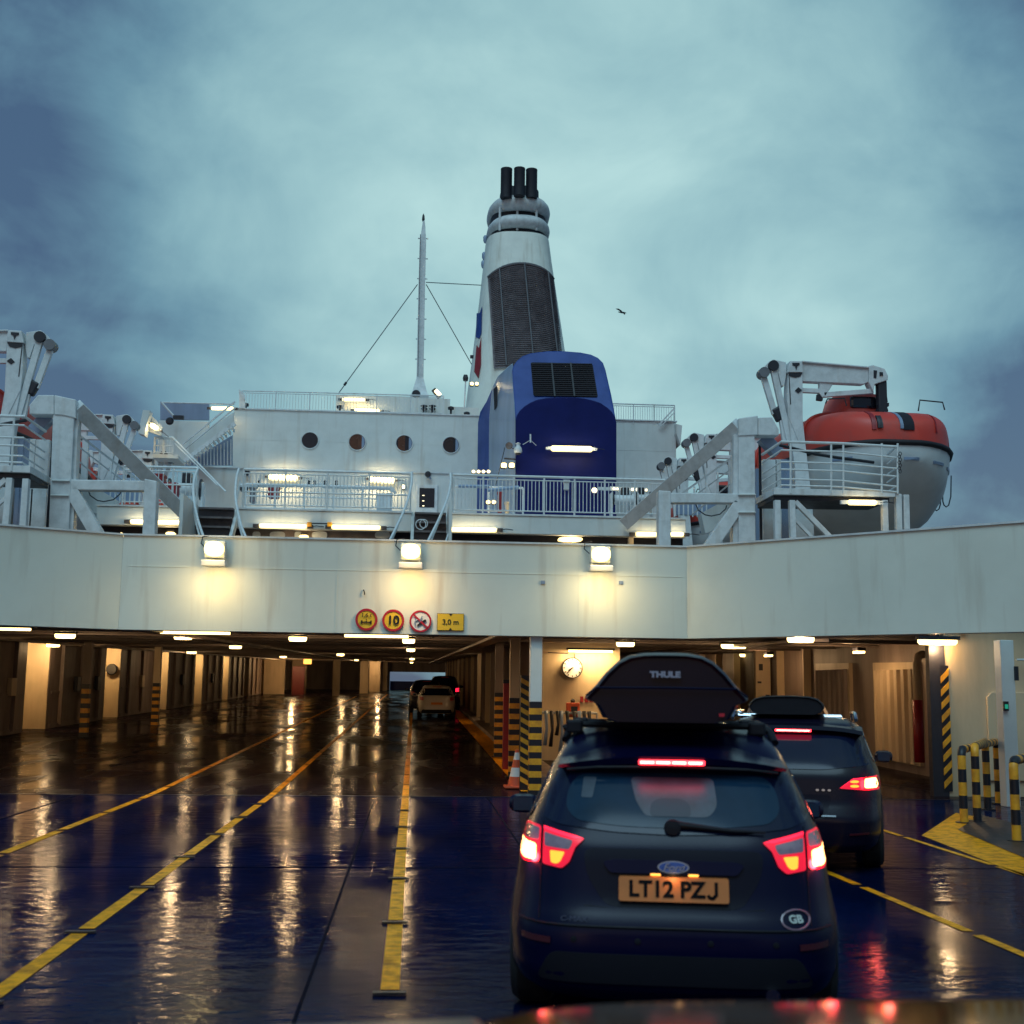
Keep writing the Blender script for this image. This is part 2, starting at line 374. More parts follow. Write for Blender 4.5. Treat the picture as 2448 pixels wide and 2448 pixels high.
# ================================================================ white parapet beam over the opening
zb, zt_ = 2.80, 4.44
A = G(0,1257,zt_); B = (-5.13, 22.0); Cc = (4.88, 22.0); D = G(2448,1250,zt_)
A = (A.x+(A.x-B[0])*3.6, A.y+(A.y-B[1])*3.6) ; D = (D.x+(D.x-Cc[0])*2, D.y+(D.y-Cc[1])*2)
pr = empty('parapet', (0, 22, zb), 'broad white steel parapet band spanning over the car deck opening', 'parapet')
def wallseg(p, q, name, t=.35):
    d = Vector((q[0]-p[0], q[1]-p[1])).normalized(); n = Vector((-d.y, d.x))
    if n.y < 0: n = -n
    n *= t
    s = MB(); s.hexa([(p[0],p[1],zb),(q[0],q[1],zb),(q[0]+n.x,q[1]+n.y,zb),(p[0]+n.x,p[1]+n.y,zb),(p[0],p[1],zt_),(q[0],q[1],zt_),(q[0]+n.x,q[1]+n.y,zt_),(p[0]+n.x,p[1]+n.y,zt_)])
    o = s.build(name, 'parapet', pr)
    s = MB(); m = -n.normalized()*.03
    s.hexa([(p[0]+m.x,p[1]+m.y,zt_+.003),(q[0]+m.x,q[1]+m.y,zt_+.003),(q[0]+n.x-m.x,q[1]+n.y-m.y,zt_+.003),(p[0]+n.x-m.x,p[1]+n.y-m.y,zt_+.003),
            (p[0]+m.x,p[1]+m.y,zt_+.035),(q[0]+m.x,q[1]+m.y,zt_+.035),(q[0]+n.x-m.x,q[1]+n.y-m.y,zt_+.035),(p[0]+n.x-m.x,p[1]+n.y-m.y,zt_+.035)])
    s.build('top_rim', 'white2', pr)
wallseg((B[0]+.002, B[1]), (Cc[0]-.002, Cc[1]), 'centre_panel'); wallseg(A, B, 'wing_panel'); wallseg(Cc, D, 'wing_panel')
# welded plate seams
s = MB()
for x in (-1.4, 2.9): s.box((x, 21.992, zb+.01), (x+.02, 22.002, zt_-.02))
for z in (3.9,): s.box((-5.0, 21.994, z), (4.8, 22.002, z+.008))
s.build('weld_seam', 'parapet', pr)
s = MB()
for q in ((1298,1392),(1484,1393),):
    p = U(*q, 21.99); s.box((p.x-.035,21.975,p.z-.03),(p.x+.035,21.998,p.z+.03))
s.build('small_plate', 'palegrey', pr)
s = MB(); p = U(869,1410,21.98); s.tube([p, p+Vector((.02,-.03,-.05)), p+Vector((.02,-.02,-.09))], .012, 6); s.build('hook', 'dark', pr)

# ================================================================ upper deck plate and inner ceiling with girders
def sl_box(s, x0, x1, ya, yb, h0, h1):
    s.hexa([(x0,ya,fz(ya)+h0),(x1,ya,fz(ya)+h0),(x1,yb,fz(yb)+h0),(x0,yb,fz(yb)+h0),(x0,ya,fz(ya)+h1),(x1,ya,fz(ya)+h1),(x1,yb,fz(yb)+h1),(x0,yb,fz(yb)+h1)])
s = MB(); sl_box(s, -16, 16, 22.36, YE, 3.35, 3.55); struct(s, 'ceiling', 'ceil')
s = MB(); s.add([(-16,A[1],3.3),(-16,21,3.3),(16,21,3.3),(16,D[1],3.3)], [(0,1,2,3)])
rp = MB(); rp.prism([(0,0),(1,0),(1,1)],0,1) if False else None
g = empty('ceiling_girders', (0, 22.4, 2.7), 'dark steel girders running across the car deck ceiling', 'girders')
for i, y in enumerate(np.arange(23.6, 132, 3.1)):
    s = MB(); sl_box(s, -15.9, 15.9, y, y+.12, 2.92, 3.349); sl_box(s, -15.9, 15.9, y-.09, y+.21, 2.88, 2.918)
    s.build('girder', 'beam', g)
for x in (-10.5, -6.2, -2.3, 2.2, 6.6, 10.2):
    s = MB(); sl_box(s, x, x+.1, 22.5, 131, 3.0, 3.347); s.build('stringer', 'beam', g)
for x in (-11.2, -5.1, 1.5, 7.4):
    s = MB(); sl_box(s, x, x+.35, 22.8, 131, 2.80, 2.86); s.build('cable_tray', 'inwalld', g)
for x in (-8.1, -3.9, .4, 4.2, 8.6, -12.0, -7.9, 2.7):
    s = MB(); s.tube([(x, 22.6, 2.98), (x, 131, 2.98+fz(131))], .05, 8); s.build('ceiling_pipe', 'inwalld', g)

# ---------------------------------------------------------------- striped pillars
def stripes(s, x0, x1, y0, y1, z0, z1, n, top_black=True):
    h = (z1-z0)/n
    for i in range(n):
        s.mi = 0 if (i % 2 == (n+1) % 2) == top_black else 1
        s.box((x0,y0,z0+h*i),(x1,y1,z0+h*(i+1)))
    s.mi = 0
def pillar(px, Y, wpx, zs, n, label, mtop='white', top=2.88, zbase=None):
    c = U(px, 1700, Y); w_ = wpx/2960*Y; zf = fz(Y) if zbase is None else zbase
    t = empty('pillar', (c.x, Y, zf), label, 'pillar', 'square deck pillars with hazard stripes')
    s = MB(); s.box((c.x-w_/2, Y, zf+zs), (c.x+w_/2, Y+w_, zf+top)); s.build('shaft', mtop, t, bevel=.01)
    s = MB(); stripes(s, c.x-w_/2-.003, c.x+w_/2+.003, Y-.003, Y+w_+.003, zf, zf+zs, n); s.build('striped_sleeve', ['black', 'yellow'], t)
    s = MB(); s.box((c.x-w_*.8, Y-.06, zf+.001), (c.x+w_*.8, Y+w_+.06, zf+.02)); s.build('base_plate', 'black', t)
    return c.x
pillar(1281, 22.1, 28.5, U(1281,1678,22.1).z, 15, 'nearest bright white pillar with yellow and black striped foot left of the roof box', 'white', zb-.002, 0)
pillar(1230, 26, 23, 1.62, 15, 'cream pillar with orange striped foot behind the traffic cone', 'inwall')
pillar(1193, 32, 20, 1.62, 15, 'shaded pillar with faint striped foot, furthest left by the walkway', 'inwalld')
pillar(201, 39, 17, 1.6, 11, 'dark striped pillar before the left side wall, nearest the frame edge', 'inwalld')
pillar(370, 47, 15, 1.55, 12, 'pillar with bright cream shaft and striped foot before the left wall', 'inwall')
c = U(2414, 1700, 20.6)
t = empty('pillar', (c.x, 20.6, 0), 'pale white pillar at the right end of the opening with a green sign', 'pillar')
s = MB(); s.box((c.x-.12, 20.6, 0), (c.x+.12, 20.84, zb-.002)); s.build('shaft', 'white', t, bevel=.01)
p = U(2403, 1688, 20.58); s = MB(); s.box((p.x-.03, 20.55, p.z-.08), (p.x+.05, 20.598, p.z+.08)); s.build('sign_plate', 'dark', t)
s = MB(); s.box((p.x-.02, 20.54, p.z-.045), (p.x+.035, 20.549, p.z+.03)); s.build('lit_arrow_panel', 'green', t)
p = U(2428, 1610, 20.58); s = MB(); s.box((p.x-.02, 20.55, p.z-.12), (p.x+.04, 20.598, p.z+.12)); s.build('conduit_box', 'dark', t)

# diagonal striped post next to the white pillar
c = U(1259, 1700, 23.2); w_ = .11
t = empty('striped_post', (c.x, 23.2, fz(23.2)), 'narrow post with slanted black and yellow bands touching the white pillar', 'post')
s = MB(); zf = fz(23.2)
s.mi = 0; s.box((c.x-w_, 23.2, zf), (c.x+w_, 23.35, zf+2.1)); s.build('post', 'black', t)
s = MB()
for i in range(11):
    z = zf+.05+i*.18; s.hexa([(c.x-w_,23.19,z+.12),(c.x+w_,23.19,z),(c.x+w_,23.199,z),(c.x-w_,23.199,z+.12),(c.x-w_,23.19,z+.21),(c.x+w_,23.19,z+.09),(c.x+w_,23.199,z+.09),(c.x-w_,23.199,z+.21)])
s.build('slanted_band', 'yellow', t)

# red hose post
c = U(1211, 1700, 28); z0 = fz(28)
t = empty('hose_post', (c.x, 28, z0), 'tall dark red post standing between two striped pillars', 'post')
s = MB(); s.box((c.x-.07,28,z0),(c.x+.07,28.2,z0+1.95)); s.build('post_body', 'red', t, bevel=.01)
s = MB(); s.box((c.x-.08,27.98,z0+1.9),(c.x+.08,28.2,z0+1.98)); s.build('cap', 'dark', t)

# ================================================================ inner side walls
def wall_run(name, label, side, X, y0, y1, step, niche, depth, mats, lit=None):
    'ship side wall with deep frames; niches show a face turned towards the stern'
    t = empty(name, (X, y0, fz(y0)), label, 'wall')
    y = y0; i = 0
    while y < y1:
        ya, yb = y, min(y+step-niche, y1)
        s = MB(); x1 = X+side*1.6; sl_box(s, min(X, x1), max(X, x1), ya, yb, 0, 3.34); s.build('wall_panel', mats[0], t)
        s = MB(); xb = X+side*depth; sl_box(s, min(xb, x1), max(xb, x1), yb+.002, y+step-.002, 0, 3.338); s.build('niche_back', mats[1], t)
        # vertical stiffeners
        s = MB()
        for k in range(3):
            yy = ya+(yb-ya)*(k+.5)/3; xs = X-side*.12; sl_box(s, min(X, xs)+.001, max(X, xs)-.001, yy, yy+.05, .1, 3.3)
        s.build('stiffener', mats[1], t)
        s = MB(); xs = X-side*.04; sl_box(s, min(X, xs)+.001, max(X, xs)-.001, ya+.3, yb-.1, 1.2, 1.26); sl_box(s, min(X, xs)+.001, max(X, xs)-.001, ya+.2, yb-.3, 0.02, .16); s.build('rubbing_strip', mats[1], t)
        y += step; i += 1
    return t
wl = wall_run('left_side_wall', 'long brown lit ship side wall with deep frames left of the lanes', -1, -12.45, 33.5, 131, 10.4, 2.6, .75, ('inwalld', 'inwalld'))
# faces closing each niche, warm light put into a brighter colour, and near wall piece
for i in range(9):
    y = 33.5+10.4*i-.03
    s = MB(); sl_box(s, -13.6, -12.46, y-.06, y+.02, .0, 3.3); s.build('frame_face', 'inwall', wl)
    y2 = y+10.4-2.6
s = MB(); sl_box(s, -15.9, -12.6, 30.9, 31.2, 0, 3.34); s.build('end_wall', 'inwall', wl)
s = MB(); s.box((-15.9, 24, 0.2), (-14, 24.2, 3.3)); s.build('wall_stub', 'inwalld', wl)
p = U(60,1630,40); s = MB(); s.box((-13.15, 33.35, 1.75),(-12.5,33.39,1.82)); s.build('shelf', 'dark', wl)
# fittings on the panels
for y in (36, 39.5, 47, 50, 58, 68, 78):
    s = MB(); s.box((-12.45+.001, y, 1.2+fz(y)), (-12.3, y+.5, 1.75+fz(y))); s.build('wall_box', 'inwall' if y in (39.5, 58) else 'dark', wl, bevel=.02)
for y in (54.1-.10,):
    s = MB(); s.lathe([(0.0,-.08),(.2,-.08),(.24,-.03),(.24,0)], (-12.75, y, 2.0+fz(y)), 20, 'Y'); s.build('round_vent', 'dark', wl)
# lit service recess in the distance on the left and red cabinets
s = MB(); sl_box(s, -12.3, -10.6, 104, 104.3, 0, 3.3); sl_box(s, -10.4, -9.2, 108, 108.2, 0, 3.3); s.build('service_box', 'inwall', wl)
t = empty('fire_cabinet', (-9.4, 103, fz(103)), 'red fire station cabinet glowing far along the left wall', 'cabinet')
s = MB(); s.box((-9.9,103,fz(103)),(-8.9,103.4,fz(103)+2.3)); s.build('cabinet_body', 'darkred', t, bevel=.02)
s = MB(); s.box((-9.8,102.96,fz(103)+.2),(-9.0,102.998,fz(103)+2.1)); s.build('cabinet_door', 'darkred', t)
s = MB(); s.box((-9.0,102.9,fz(103)+2.5),(-8.4,103.3,fz(103)+3.1)); s.build('lit_box', 'amber', t)
# far end wall and the open stern port
t = empty('far_end_wall', (0, 131, fz(131)), 'dark far end wall of the deck with a pale blue opening', 'wall')
z1 = fz(131)
o0 = U(931,1655,131).x; o1 = U(1110,1655,131).x
s = MB(); s.box((-15.9,131,z1),(o0,131.4,z1+3.34)); s.build('wall_panel', 'inwalld', t)
s = MB(); s.box((o1,131,z1),(15.9,131.4,z1+3.34)); s.build('wall_panel', 'inwalld', t)
s = MB(); s.box((o0+.002,131,z1+1.9),(o1-.002,131.4,z1+3.34)); s.build('lintel', 'inwalld', t)
s = MB(); s.box((o0,133,z1),(o1,133.3,z1+.95)); s.build('ramp_flap', 'blue', t)
# structures beyond on left (inner doorways)
for k, (px0, px1, Y) in enumerate(((795,812,100),(860,880,112),(882,908,120),(915,925,126))):
    a_ = U(px0,1640,Y); b_ = U(px1,1640,Y)
    s = MB(); s.box((a_.x,Y,fz(Y)),(b_.x,Y+.3,fz(Y)+3.3)); s.build('door_frame', 'inwall', t)

# centre casing with the clock wall
cs = empty('centre_casing', (4, 31, fz(31)), 'warmly lit cream casing wall carrying the round clock', 'wall')
xa = 3.05; xb_ = 5.15
s = MB(); sl_box(s, xa, xb_, 31, 31.2, 0, 3.34); s.build('front_wall', 'inwall', cs)
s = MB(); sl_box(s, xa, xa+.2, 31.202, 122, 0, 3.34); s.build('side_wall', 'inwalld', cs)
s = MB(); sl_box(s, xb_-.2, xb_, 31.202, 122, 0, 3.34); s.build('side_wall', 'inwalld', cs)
for i, y in enumerate(np.arange(33, 112, 3.2)):
    s = MB(); sl_box(s, xa-.24, xa-.001, y, y+.10, .15, 3.3); s.build('wall_rib', 'inwall' if i % 2 else 'inwalld', cs)
for i in range(4):
    y = 36+i*9
    s = MB(); sl_box(s, xa-.06, xa-.001, y, y+.9, .15, 2.1); s.build('casing_door', 'inwalld', cs)
# right side wall
wr = empty('right_side_wall', (11.4, 26, fz(26)), 'brown ribbed ship side wall with shutters behind the right hand cars', 'wall')
X = 11.35
y = 26.3
for i in range(8):
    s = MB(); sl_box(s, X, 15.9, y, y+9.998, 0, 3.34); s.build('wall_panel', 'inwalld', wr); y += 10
for yy in (27.2, 31.6):
    s = MB(); sl_box(s, X-.1, X-.001, yy, yy+2.7, .2, 2.5); s.build('shutter_frame', 'inwall', wr)
    for k in range(6):
        s = MB(); s.tube([(X-.1, yy+.25+k*.42, .25+fz(yy)), (X-.1, yy+.25+k*.42, 2.35+fz(yy))], .12, 8); s.build('shutter_fold', 'inwall' if yy < 30 else 'inwalld', wr, smooth=40)
for yy in np.arange(35, 90, 2.6):
    s = MB(); sl_box(s, X-.22, X-.001, yy, yy+.10, .1, 3.3); s.build('wall_rib', 'inwall', wr)
for yy, hh in ((38.3, 2.9),(50, 2.9)):
    s = MB(); sl_box(s, X-.7, X-.23, yy, yy+.1, .9, 3.1); s.build('lit_panel', 'inwall', wr)
    s = MB()
    for a_, b_, c_ in ((.1,2.3,.2),(.05,1.9,.06),(.3,1.3,.25)):
        sl_box(s, X-.7+a_, X-.7+a_+.12, yy-.03, yy-.002, b_, b_+c_)
    s.build('panel_marking', 'dark', wr)
s = MB(); s.tube([(X-.2,26.6,2.75),(X-.35,26.5,2.7),(X-.4,26.5,2.5),(X-.4,26.5,1.6)], .09, 10); s.build('vent_pipe', 'inwall', wr, smooth=True)
s = MB(); s.tube([(X-.42,26.45,.35+fz(26)),(X-.42,26.45,1.75)], .11, 10); s.build('red_hose_tube', 'red', wr, smooth=True)
s = MB(); s.box((X-.3,26.3,.2),(X-.1,26.299+.001,1)); 
s = MB(); s.box((5.9,56,fz(56)),(11.3,56.3,fz(56)+3.3)); s.build('passage_end', 'inwalld', wr)
for k, px in enumerate((1770,1800,1822,1846,1912,1945,1990)):
    q = U(px,1640,55.8); s = MB(); s.box((q.x-.25,55.7,fz(56)+.2),(q.x+.1,55.998,fz(56)+3.2)); s.build('end_wall_rib', 'inwall' if k in (0,1,3,4) else 'inwalld', wr)
# near right wall facing the camera
nr = empty('corner_wall', (9.6, 22.6, 0), 'plain cream wall at the right with slanted hazard stripes on its edge', 'wall')
xL = U(2262,1700,22.6).x
s = MB(); s.box((xL,22.6,0),(15.9,22.9,3.32)); s.build('wall_face', 'inwall', nr)
s = MB(); s.box((xL-.02,22.901,0),(xL+.2,23.2,3.32)); s.build('return_wall', 'inwalld', nr)
s = MB(); s.box((xL-.30,22.58,0),(xL-.002,22.75,2.95)); s.build('door_edge', 'dark', nr)
s = MB()
for i in range(9):
    z = .15+i*.24; x0 = xL-.10; x1 = xL+.06; s.hexa([(x0,22.56,z),(x1,22.56,z+.16),(x1,22.574,z+.16),(x0,22.574,z),(x0,22.56,z+.12),(x1,22.56,z+.28),(x1,22.574,z+.28),(x0,22.574,z+.12)])
s.build('slanted_band', 'yellow', nr)
s = MB(); s.box((xL-.10,22.575,.1),(xL+.06,22.579,2.4)); s.build('band_backing', 'black', nr)
q = U(2395,1700,22.5)
s = MB(); s.prism([(q.x-.25,.3),(q.x+.8,.3),(q.x+.8,q.z+.35),(q.x-.15,q.z+.35),(q.x-.25,q.z+.25)], 22.55, 22.597); s.build('raised_panel', 'inwall', nr, bevel=.01)
s = MB(); s.tube([U(2430,1577,22.4), U(2600,1577,22.4)], .02, 6); s.build('pipe', 'white2', nr)

# ================================================================ clock, small things at the clock wall
p = U(1367, 1597, 30.9); r_ = 23.5/2960*30.9
t = empty('wall_clock', (p.x, 30.95, p.z), 'round white wall clock with black hands above the trolleys', 'clock')
s = MB(); s.lathe([(r_*.2,.05),(r_*1.0,.05),(r_*1.06,.0),(r_*1.06,-.10),(r_*.98,-.12),(r_*.98,-.10)], (p.x, 30.9, p.z), 40, 'Y'); s.build('clock_case', 'dark', t, smooth=30)
s = MB(); s.lathe([(r_*.97,-.101),(.001,-.102)], (p.x, 30.9, p.z), 40, 'Y'); s.build('clock_face', 'signw', t)
s = MB()
for k in range(12):
    a = k*math.pi/6; d = Vector((math.sin(a), 0, math.cos(a))); q = Vector((p.x, 30.79, p.z)); s.beam(q+d*r_*.74, q+d*r_*.92, .022, .006)
s.build('hour_marks', 'dark', t)
for nm, a, l, w_ in (('hour_hand', R(238), .5, .03), ('minute_hand', R(225), .8, .02)):
    d = Vector((math.sin(a), 0, math.cos(a))); q = Vector((p.x, 30.78, p.z)); s = MB(); s.beam(q-d*r_*.12, q+d*r_*l, w_, .006); s.build(nm, 'dark', t)
s = MB(); s.tube([(p.x-.6,30.93,p.z+.38),(p.x-.1,30.93,p.z+.36),(p.x-.06,30.93,p.z+.42),(p.x+.05,30.93,p.z+.42),(p.x+.08,30.93,p.z+.25)], .012, 6); s.build('cable', 'dark', t)

def at(px, py, Y): return U(px, py, Y)
q0 = at(1302, 1705, 30); zf = fz(30)
t = empty('lashing_rack', (q0.x+.5, 30.3, zf), 'steel rack hung with dark lashing straps below the clock', 'rack')
x0, x1 = at(1296,1700,30).x, at(1430,1700,30).x; zr = at(1300,1704,30).z
s = MB(); s.tube([(x0,30.2,zr),(x1,30.2,zr)], .03, 8); s.tube([(x0,30.2,zf),(x0,30.2,zr)], .025, 8); s.tube([(x1,30.2,zf),(x1,30.2,zr)], .025, 8); s.build('rack_frame', 'white2', t)
random.seed(3)
for k in range(9):
    x = x0+.12+(x1-x0-.2)*k/9+random.uniform(-.03,.03); l = random.uniform(.5,1.0)
    s = MB(); s.tube([(x,30.12,zr+.05),(x+.02,30.08,zr-l*.5),(x-.02,30.1,zr-l)], [.05,.035,.05], 7); s.build('strap', 'dark' if k % 3 else 'palegrey', t, smooth=True)
q = at(1372,1695,30.2)
t = empty('equipment_box', (q.x,30.3,q.z-.2), 'small orange and dark box fixed beside the strap rack', 'box')
s = MB(); s.box((q.x-.16,30.3,q.z-.2),(q.x+.16,30.5,q.z+.15)); s.build('box_body', 'cone', t, bevel=.02)
s = MB(); s.lathe([(.05,0),(.06,.06),(.02,.1)], (q.x,30.4,q.z+.15), 10); s.build('beacon', 'dark', t)
s = MB(); s.box((q.x-.06,30.27,q.z-.1),(q.x+.1,30.299,q.z+.06)); s.build('dark_panel', 'dark', t)
q = at(1402,1672,30.9)
t = empty('notice_board', (q.x,30.98,q.z-.1), 'three small red notices in a row under the clock', 'notice')
for k in range(3):
    s = MB(); s.box((q.x-.15+k*.12,30.96,q.z-.07),(q.x-.07+k*.12,30.985,q.z+.07)); s.build('notice', 'red', t)

# traffic cone
q = PL(1235, 1884, .0)
t = empty('traffic_cone', (q.x, q.y, q.z), 'orange and white traffic cone leaning by the cream pillar', 'cone')
z0 = q.z
s = MB(); s.box((q.x-.24,q.y-.24,z0+.004),(q.x+.24,q.y+.24,z0+.05)); s.build('base', 'cone', t, bevel=.02)
def cz(a, b, h=.66): return [(.17*(1-a)+.03*a, h*a+z0+.05), (.17*(1-b)+.03*b, h*b+z0+.05)]
for a_, b_, mm, nm in ((0,.25,'cone','cone_body'),(.25,.5,'signw','white_band'),(.5,.72,'cone','cone_body'),(.72,.92,'signw','white_band'),(.92,1,'cone','cone_tip')):
    s = MB(); s.lathe(cz(a_, b_), (q.x, q.y, 0), 20); s.build(nm, mm, t, smooth=40)

# ================================================================ barriers: striped bent tubes
def striped_tube(path, r, t, step=.19, first=0, cap=True):
    pts = [Vector(p) for p in path]; 
    L = [0]
    for a, b in zip(pts, pts[1:]): L.append(L[-1]+(b-a).length)
    def pos(d):
        for i in range(len(pts)-1):
            if d <= L[i+1]+1e-6: return pts[i].lerp(pts[i+1], (d-L[i])/(L[i+1]-L[i]))
        return pts[-1]
    n = int(round(L[-1]/step)); st = L[-1]/n
    s = MB()
    for i in range(n):
        s.mi = (i+first) % 2
        cuts = [i*st]+[l for l in L if i*st+.01 < l < (i+1)*st-.01]+[(i+1)*st]
        s.tube([pos(c) for c in cuts], r, 14)
    return s.build('striped_hoop', ['black', 'yellow'], t, smooth=40)
def hoop(pa, pb, h, label, r=.06, first=0):
    a = G(*pa, 0); b = G(*pb, 0); d = (b-a).normalized()
    t = empty('barrier_hoop', ((a.x+b.x)/2, (a.y+b.y)/2, 0), label, 'barrier')
    pts = [a+Vector((0,0,0.02)), a+Vector((0,0,h-.12))]
    for k in range(1, 5): an = k*math.pi/10; pts.append(a+d*.12*(1-math.cos(an))+Vector((0,0,h-.12+.12*math.sin(an))))
    for k in range(5, 0, -1): an = k*math.pi/10; pts.append(b-d*.12*(1-math.cos(an))+Vector((0,0,h-.12+.12*math.sin(an))))
    pts += [b+Vector((0,0,h-.12)), b+Vector((0,0,.02))]
    striped_tube(pts, r, t, first=first)
    for q in (a, b):
        s = MB(); s.lathe([(.001,.004),(.12,.004),(.12,.02),(.001,.02)], (q.x, q.y, 0), 16); s.build('foot_plate', 'black', t)
hoop((2305,1968), (2388,1922), 1.06, 'striped tube barrier closest to the cream wall corner', first=1)
hoop((2337,1965), (2362,1936), 1.10, 'smaller striped tube barrier behind the first hoop post', r=.06)
hoop((2431,2012), (2475,1990), 1.02, 'striped tube barrier cut by the right frame edge', first=1)
s = MB(); a = [G(2290,1985,0), G(2345,1950,0), G(2448,1975,0), G(2600,2060,0), G(2560,2100,0)]
s.add([(p.x,p.y,.012) for p in a], [tuple(range(5))]); struct(s, 'dark_platform', 'black')
# ================================================================ lamps of the inner deck
def ceil_lamp(px, py, w_, label, long_=False, h=2.86, e=10, group='oval lamps under the car deck ceiling'):
    p = PL(px, py, h)
    t = empty('ceiling_lamp', (p.x, p.y, p.z), label, 'lamp', group)
    hw = w_/2
    s = MB()
    ring = []
    for k in range(20):
        a = 2*math.pi*k/20; ring.append((hw*math.copysign(abs(math.cos(a))**.6, math.cos(a)), .09*math.copysign(abs(math.sin(a))**.7, math.sin(a))))
    s.rings([[(p.x+x*f, p.y+y*f, p.z+z) for x, y in ring] for f, z in ((.9,-.09),(1,-.05),(1,0))]); s.build('diffuser', 'lampin', t, smooth=40)
    s = MB(); s.box((p.x-hw*1.05, p.y-.11, p.z+.001), (p.x+hw*1.05, p.y+.11, p.z+.07)); s.build('housing', 'dark', t)
    s = MB(); s.beam((p.x,p.y,p.z+.07),(p.x,p.y,p.z+.5),.05); s.build('hanger', 'dark', t)
    point((p.x, p.y, p.z-.16), e, (1, .66, .34), r=.1, parent=t)
    return t
def where(px, Y):
    side = 'left wall' if px < 330 else 'left lanes' if px < 800 else 'centre lane' if px < 1080 else 'walkway' if px < 1240 else 'clock bay' if px < 1600 else 'right bay'
    return side
CL = [(156,1516,.45),(127,1540,.45),(118,1554,.45),(322,1565,.45),(280,1571,.35),(438,1519,.4),(563,1544,.4),(458,1558,.45),(677,1569,.4),(567,1574,.35),(651,1585,.3),
      (712,1523,.4),(977,1528,.28),(982,1551,.28),(985,1574,.3),(984,1583,.3),(984,1592,.3),(814,1563,.35),(852,1577,.3),(1160,1564,.3),(1180,1568,.3),(1119,1580,.3),(1024,1602,.9),(1109,1594,.5),(862,1587,.3),(875,1587,.3),(968,1592,.3),
      (1495,1536,.42),(1754,1541,.6),(1787,1564,.55),(1802,1578,.5),(1483,1573,.4),(1914,1524,.5),(1940,1558,.5),(2216,1557,.35)]
names = {}
desc = ['nearest', 'second', 'third', 'fourth', 'fifth', 'sixth', 'seventh', 'eighth', 'ninth', 'tenth', 'eleventh', 'twelfth']
order = sorted(CL, key=lambda c: c[1])
for px, py, w_ in order:
    a = where(px, 0); k = names.get(a, 0); names[a] = k+1
    ceil_lamp(px, py, w_/2*2, f'small oval lamp under the ceiling over the {a}, {desc[k]} highest in the picture' if k else f'small oval lamp under the ceiling over the {a}, highest in the picture', e=38)
p = ceil_lamp(2241, 1530, .75, 'large bright oval lamp under the beam by the right cream wall', e=40)
def ceil_tube(px, py, wpx, Y, label, e=30):
    p = U(px, py, Y); hw = wpx/2960*Y/2
    t = empty('tube_lamp', (p.x, p.y, p.z), label, 'lamp')
    s = MB(); s.tube([(p.x-hw,Y,p.z),(p.x+hw,Y,p.z)], .026, 10); s.build('tube', 'lampin', t, smooth=40)
    s = MB(); s.box((p.x-hw-.08,Y-.07,p.z+.028),(p.x+hw+.08,Y+.07,p.z+.10)); s.build('housing', 'dark', t)
    point((p.x,p.y,p.z-.08), e, (1,.68,.36), parent=t, kind='AREA', size=(hw*2,.1), rot=(0,0,0))
ceil_tube(15, 1504, 110, 24, 'long tube lamp tucked under the parapet at the left edge')
ceil_tube(467, 1513, 160, 24, 'long tube lamp under the parapet over the left lanes')
ceil_tube(900, 1521, 150, 24, 'long tube lamp under the parapet below the round signs')
q = U(1412,1557,30.7)
t = empty('tube_lamp', (q.x,30.7,q.z), 'long tube lamp washing the clock wall', 'lamp')
s = MB(); s.tube([(q.x-.55,30.7,q.z),(q.x+.55,30.7,q.z)], .03, 10); s.build('tube', 'lampin', t); s = MB(); s.box((q.x-.6,30.66,q.z+.031),(q.x+.6,30.8,q.z+.08)); s.build('housing','dark',t)
point((q.x,30.62,q.z-.05), 42, (1,.66,.30), parent=t, kind='AREA', size=(1.2,.08), rot=(R(25),0,0))
# wall lamps hidden in the frames wash the frame faces with warm light
for i in range(6):
    y = 33.5+10.4*i
    t = empty('niche_lamp', (-12.9, y-1.6, fz(y)+2.7), 'small lamp in a frame bay of the left side wall', 'lamp', 'lamps in the bays of the left wall')
    s = MB(); s.box((-13.0,y-1.7,fz(y)+2.7),(-12.8,y-1.5,fz(y)+2.8)); s.build('housing','dark',t)
    s = MB(); s.box((-12.98,y-1.68,fz(y)+2.65),(-12.82,y-1.52,fz(y)+2.699)); s.build('diffuser','lampin',t)
    point((-12.9,y-1.45,fz(y)+2.6), 110, (1,.66,.28), parent=t)
for y, e in ((28.5,45),(36,45),(46,30)):
    z = fz(y)+2.75
    t = empty('side_lamp', (10.4,y,z), 'small lamp on the ceiling edge by the right ribbed wall', 'lamp', 'lamps beside the right wall')
    s = MB(); s.box((10.3,y-.2,z),(10.5,y+.2,z+.08)); s.build('housing','dark',t)
    s = MB(); s.box((10.32,y-.18,z-.05),(10.48,y+.18,z-.001)); s.build('diffuser','lampin',t)
    point((10.2,y,z-.12), e, (1,.62,.3), parent=t)

for px_, Y_, e_, nm in ((700,100,260,'added lamp over the lit service recess far along the left wall'),(820,108,160,'added lamp before the far left door frames'),(905,118,160,'added lamp near the far end doors beside the blue opening')):
    q = U(px_,1600,Y_); z = fz(Y_)+3.0  # unseen lamps added to brighten the dark far left of the deck
    t = empty('added_fill_lamp', (q.x,Y_,z), nm, 'lamp')
    s = MB(); s.box((q.x-.25,Y_-.08,z),(q.x+.25,Y_+.08,z+.06)); s.build('housing','dark',t)
    s = MB(); s.box((q.x-.22,Y_-.06,z-.05),(q.x+.22,Y_+.06,z-.001)); s.build('diffuser','lampin',t)
    point((q.x,Y_,z-.3), e_, (1,.62,.28), parent=t)

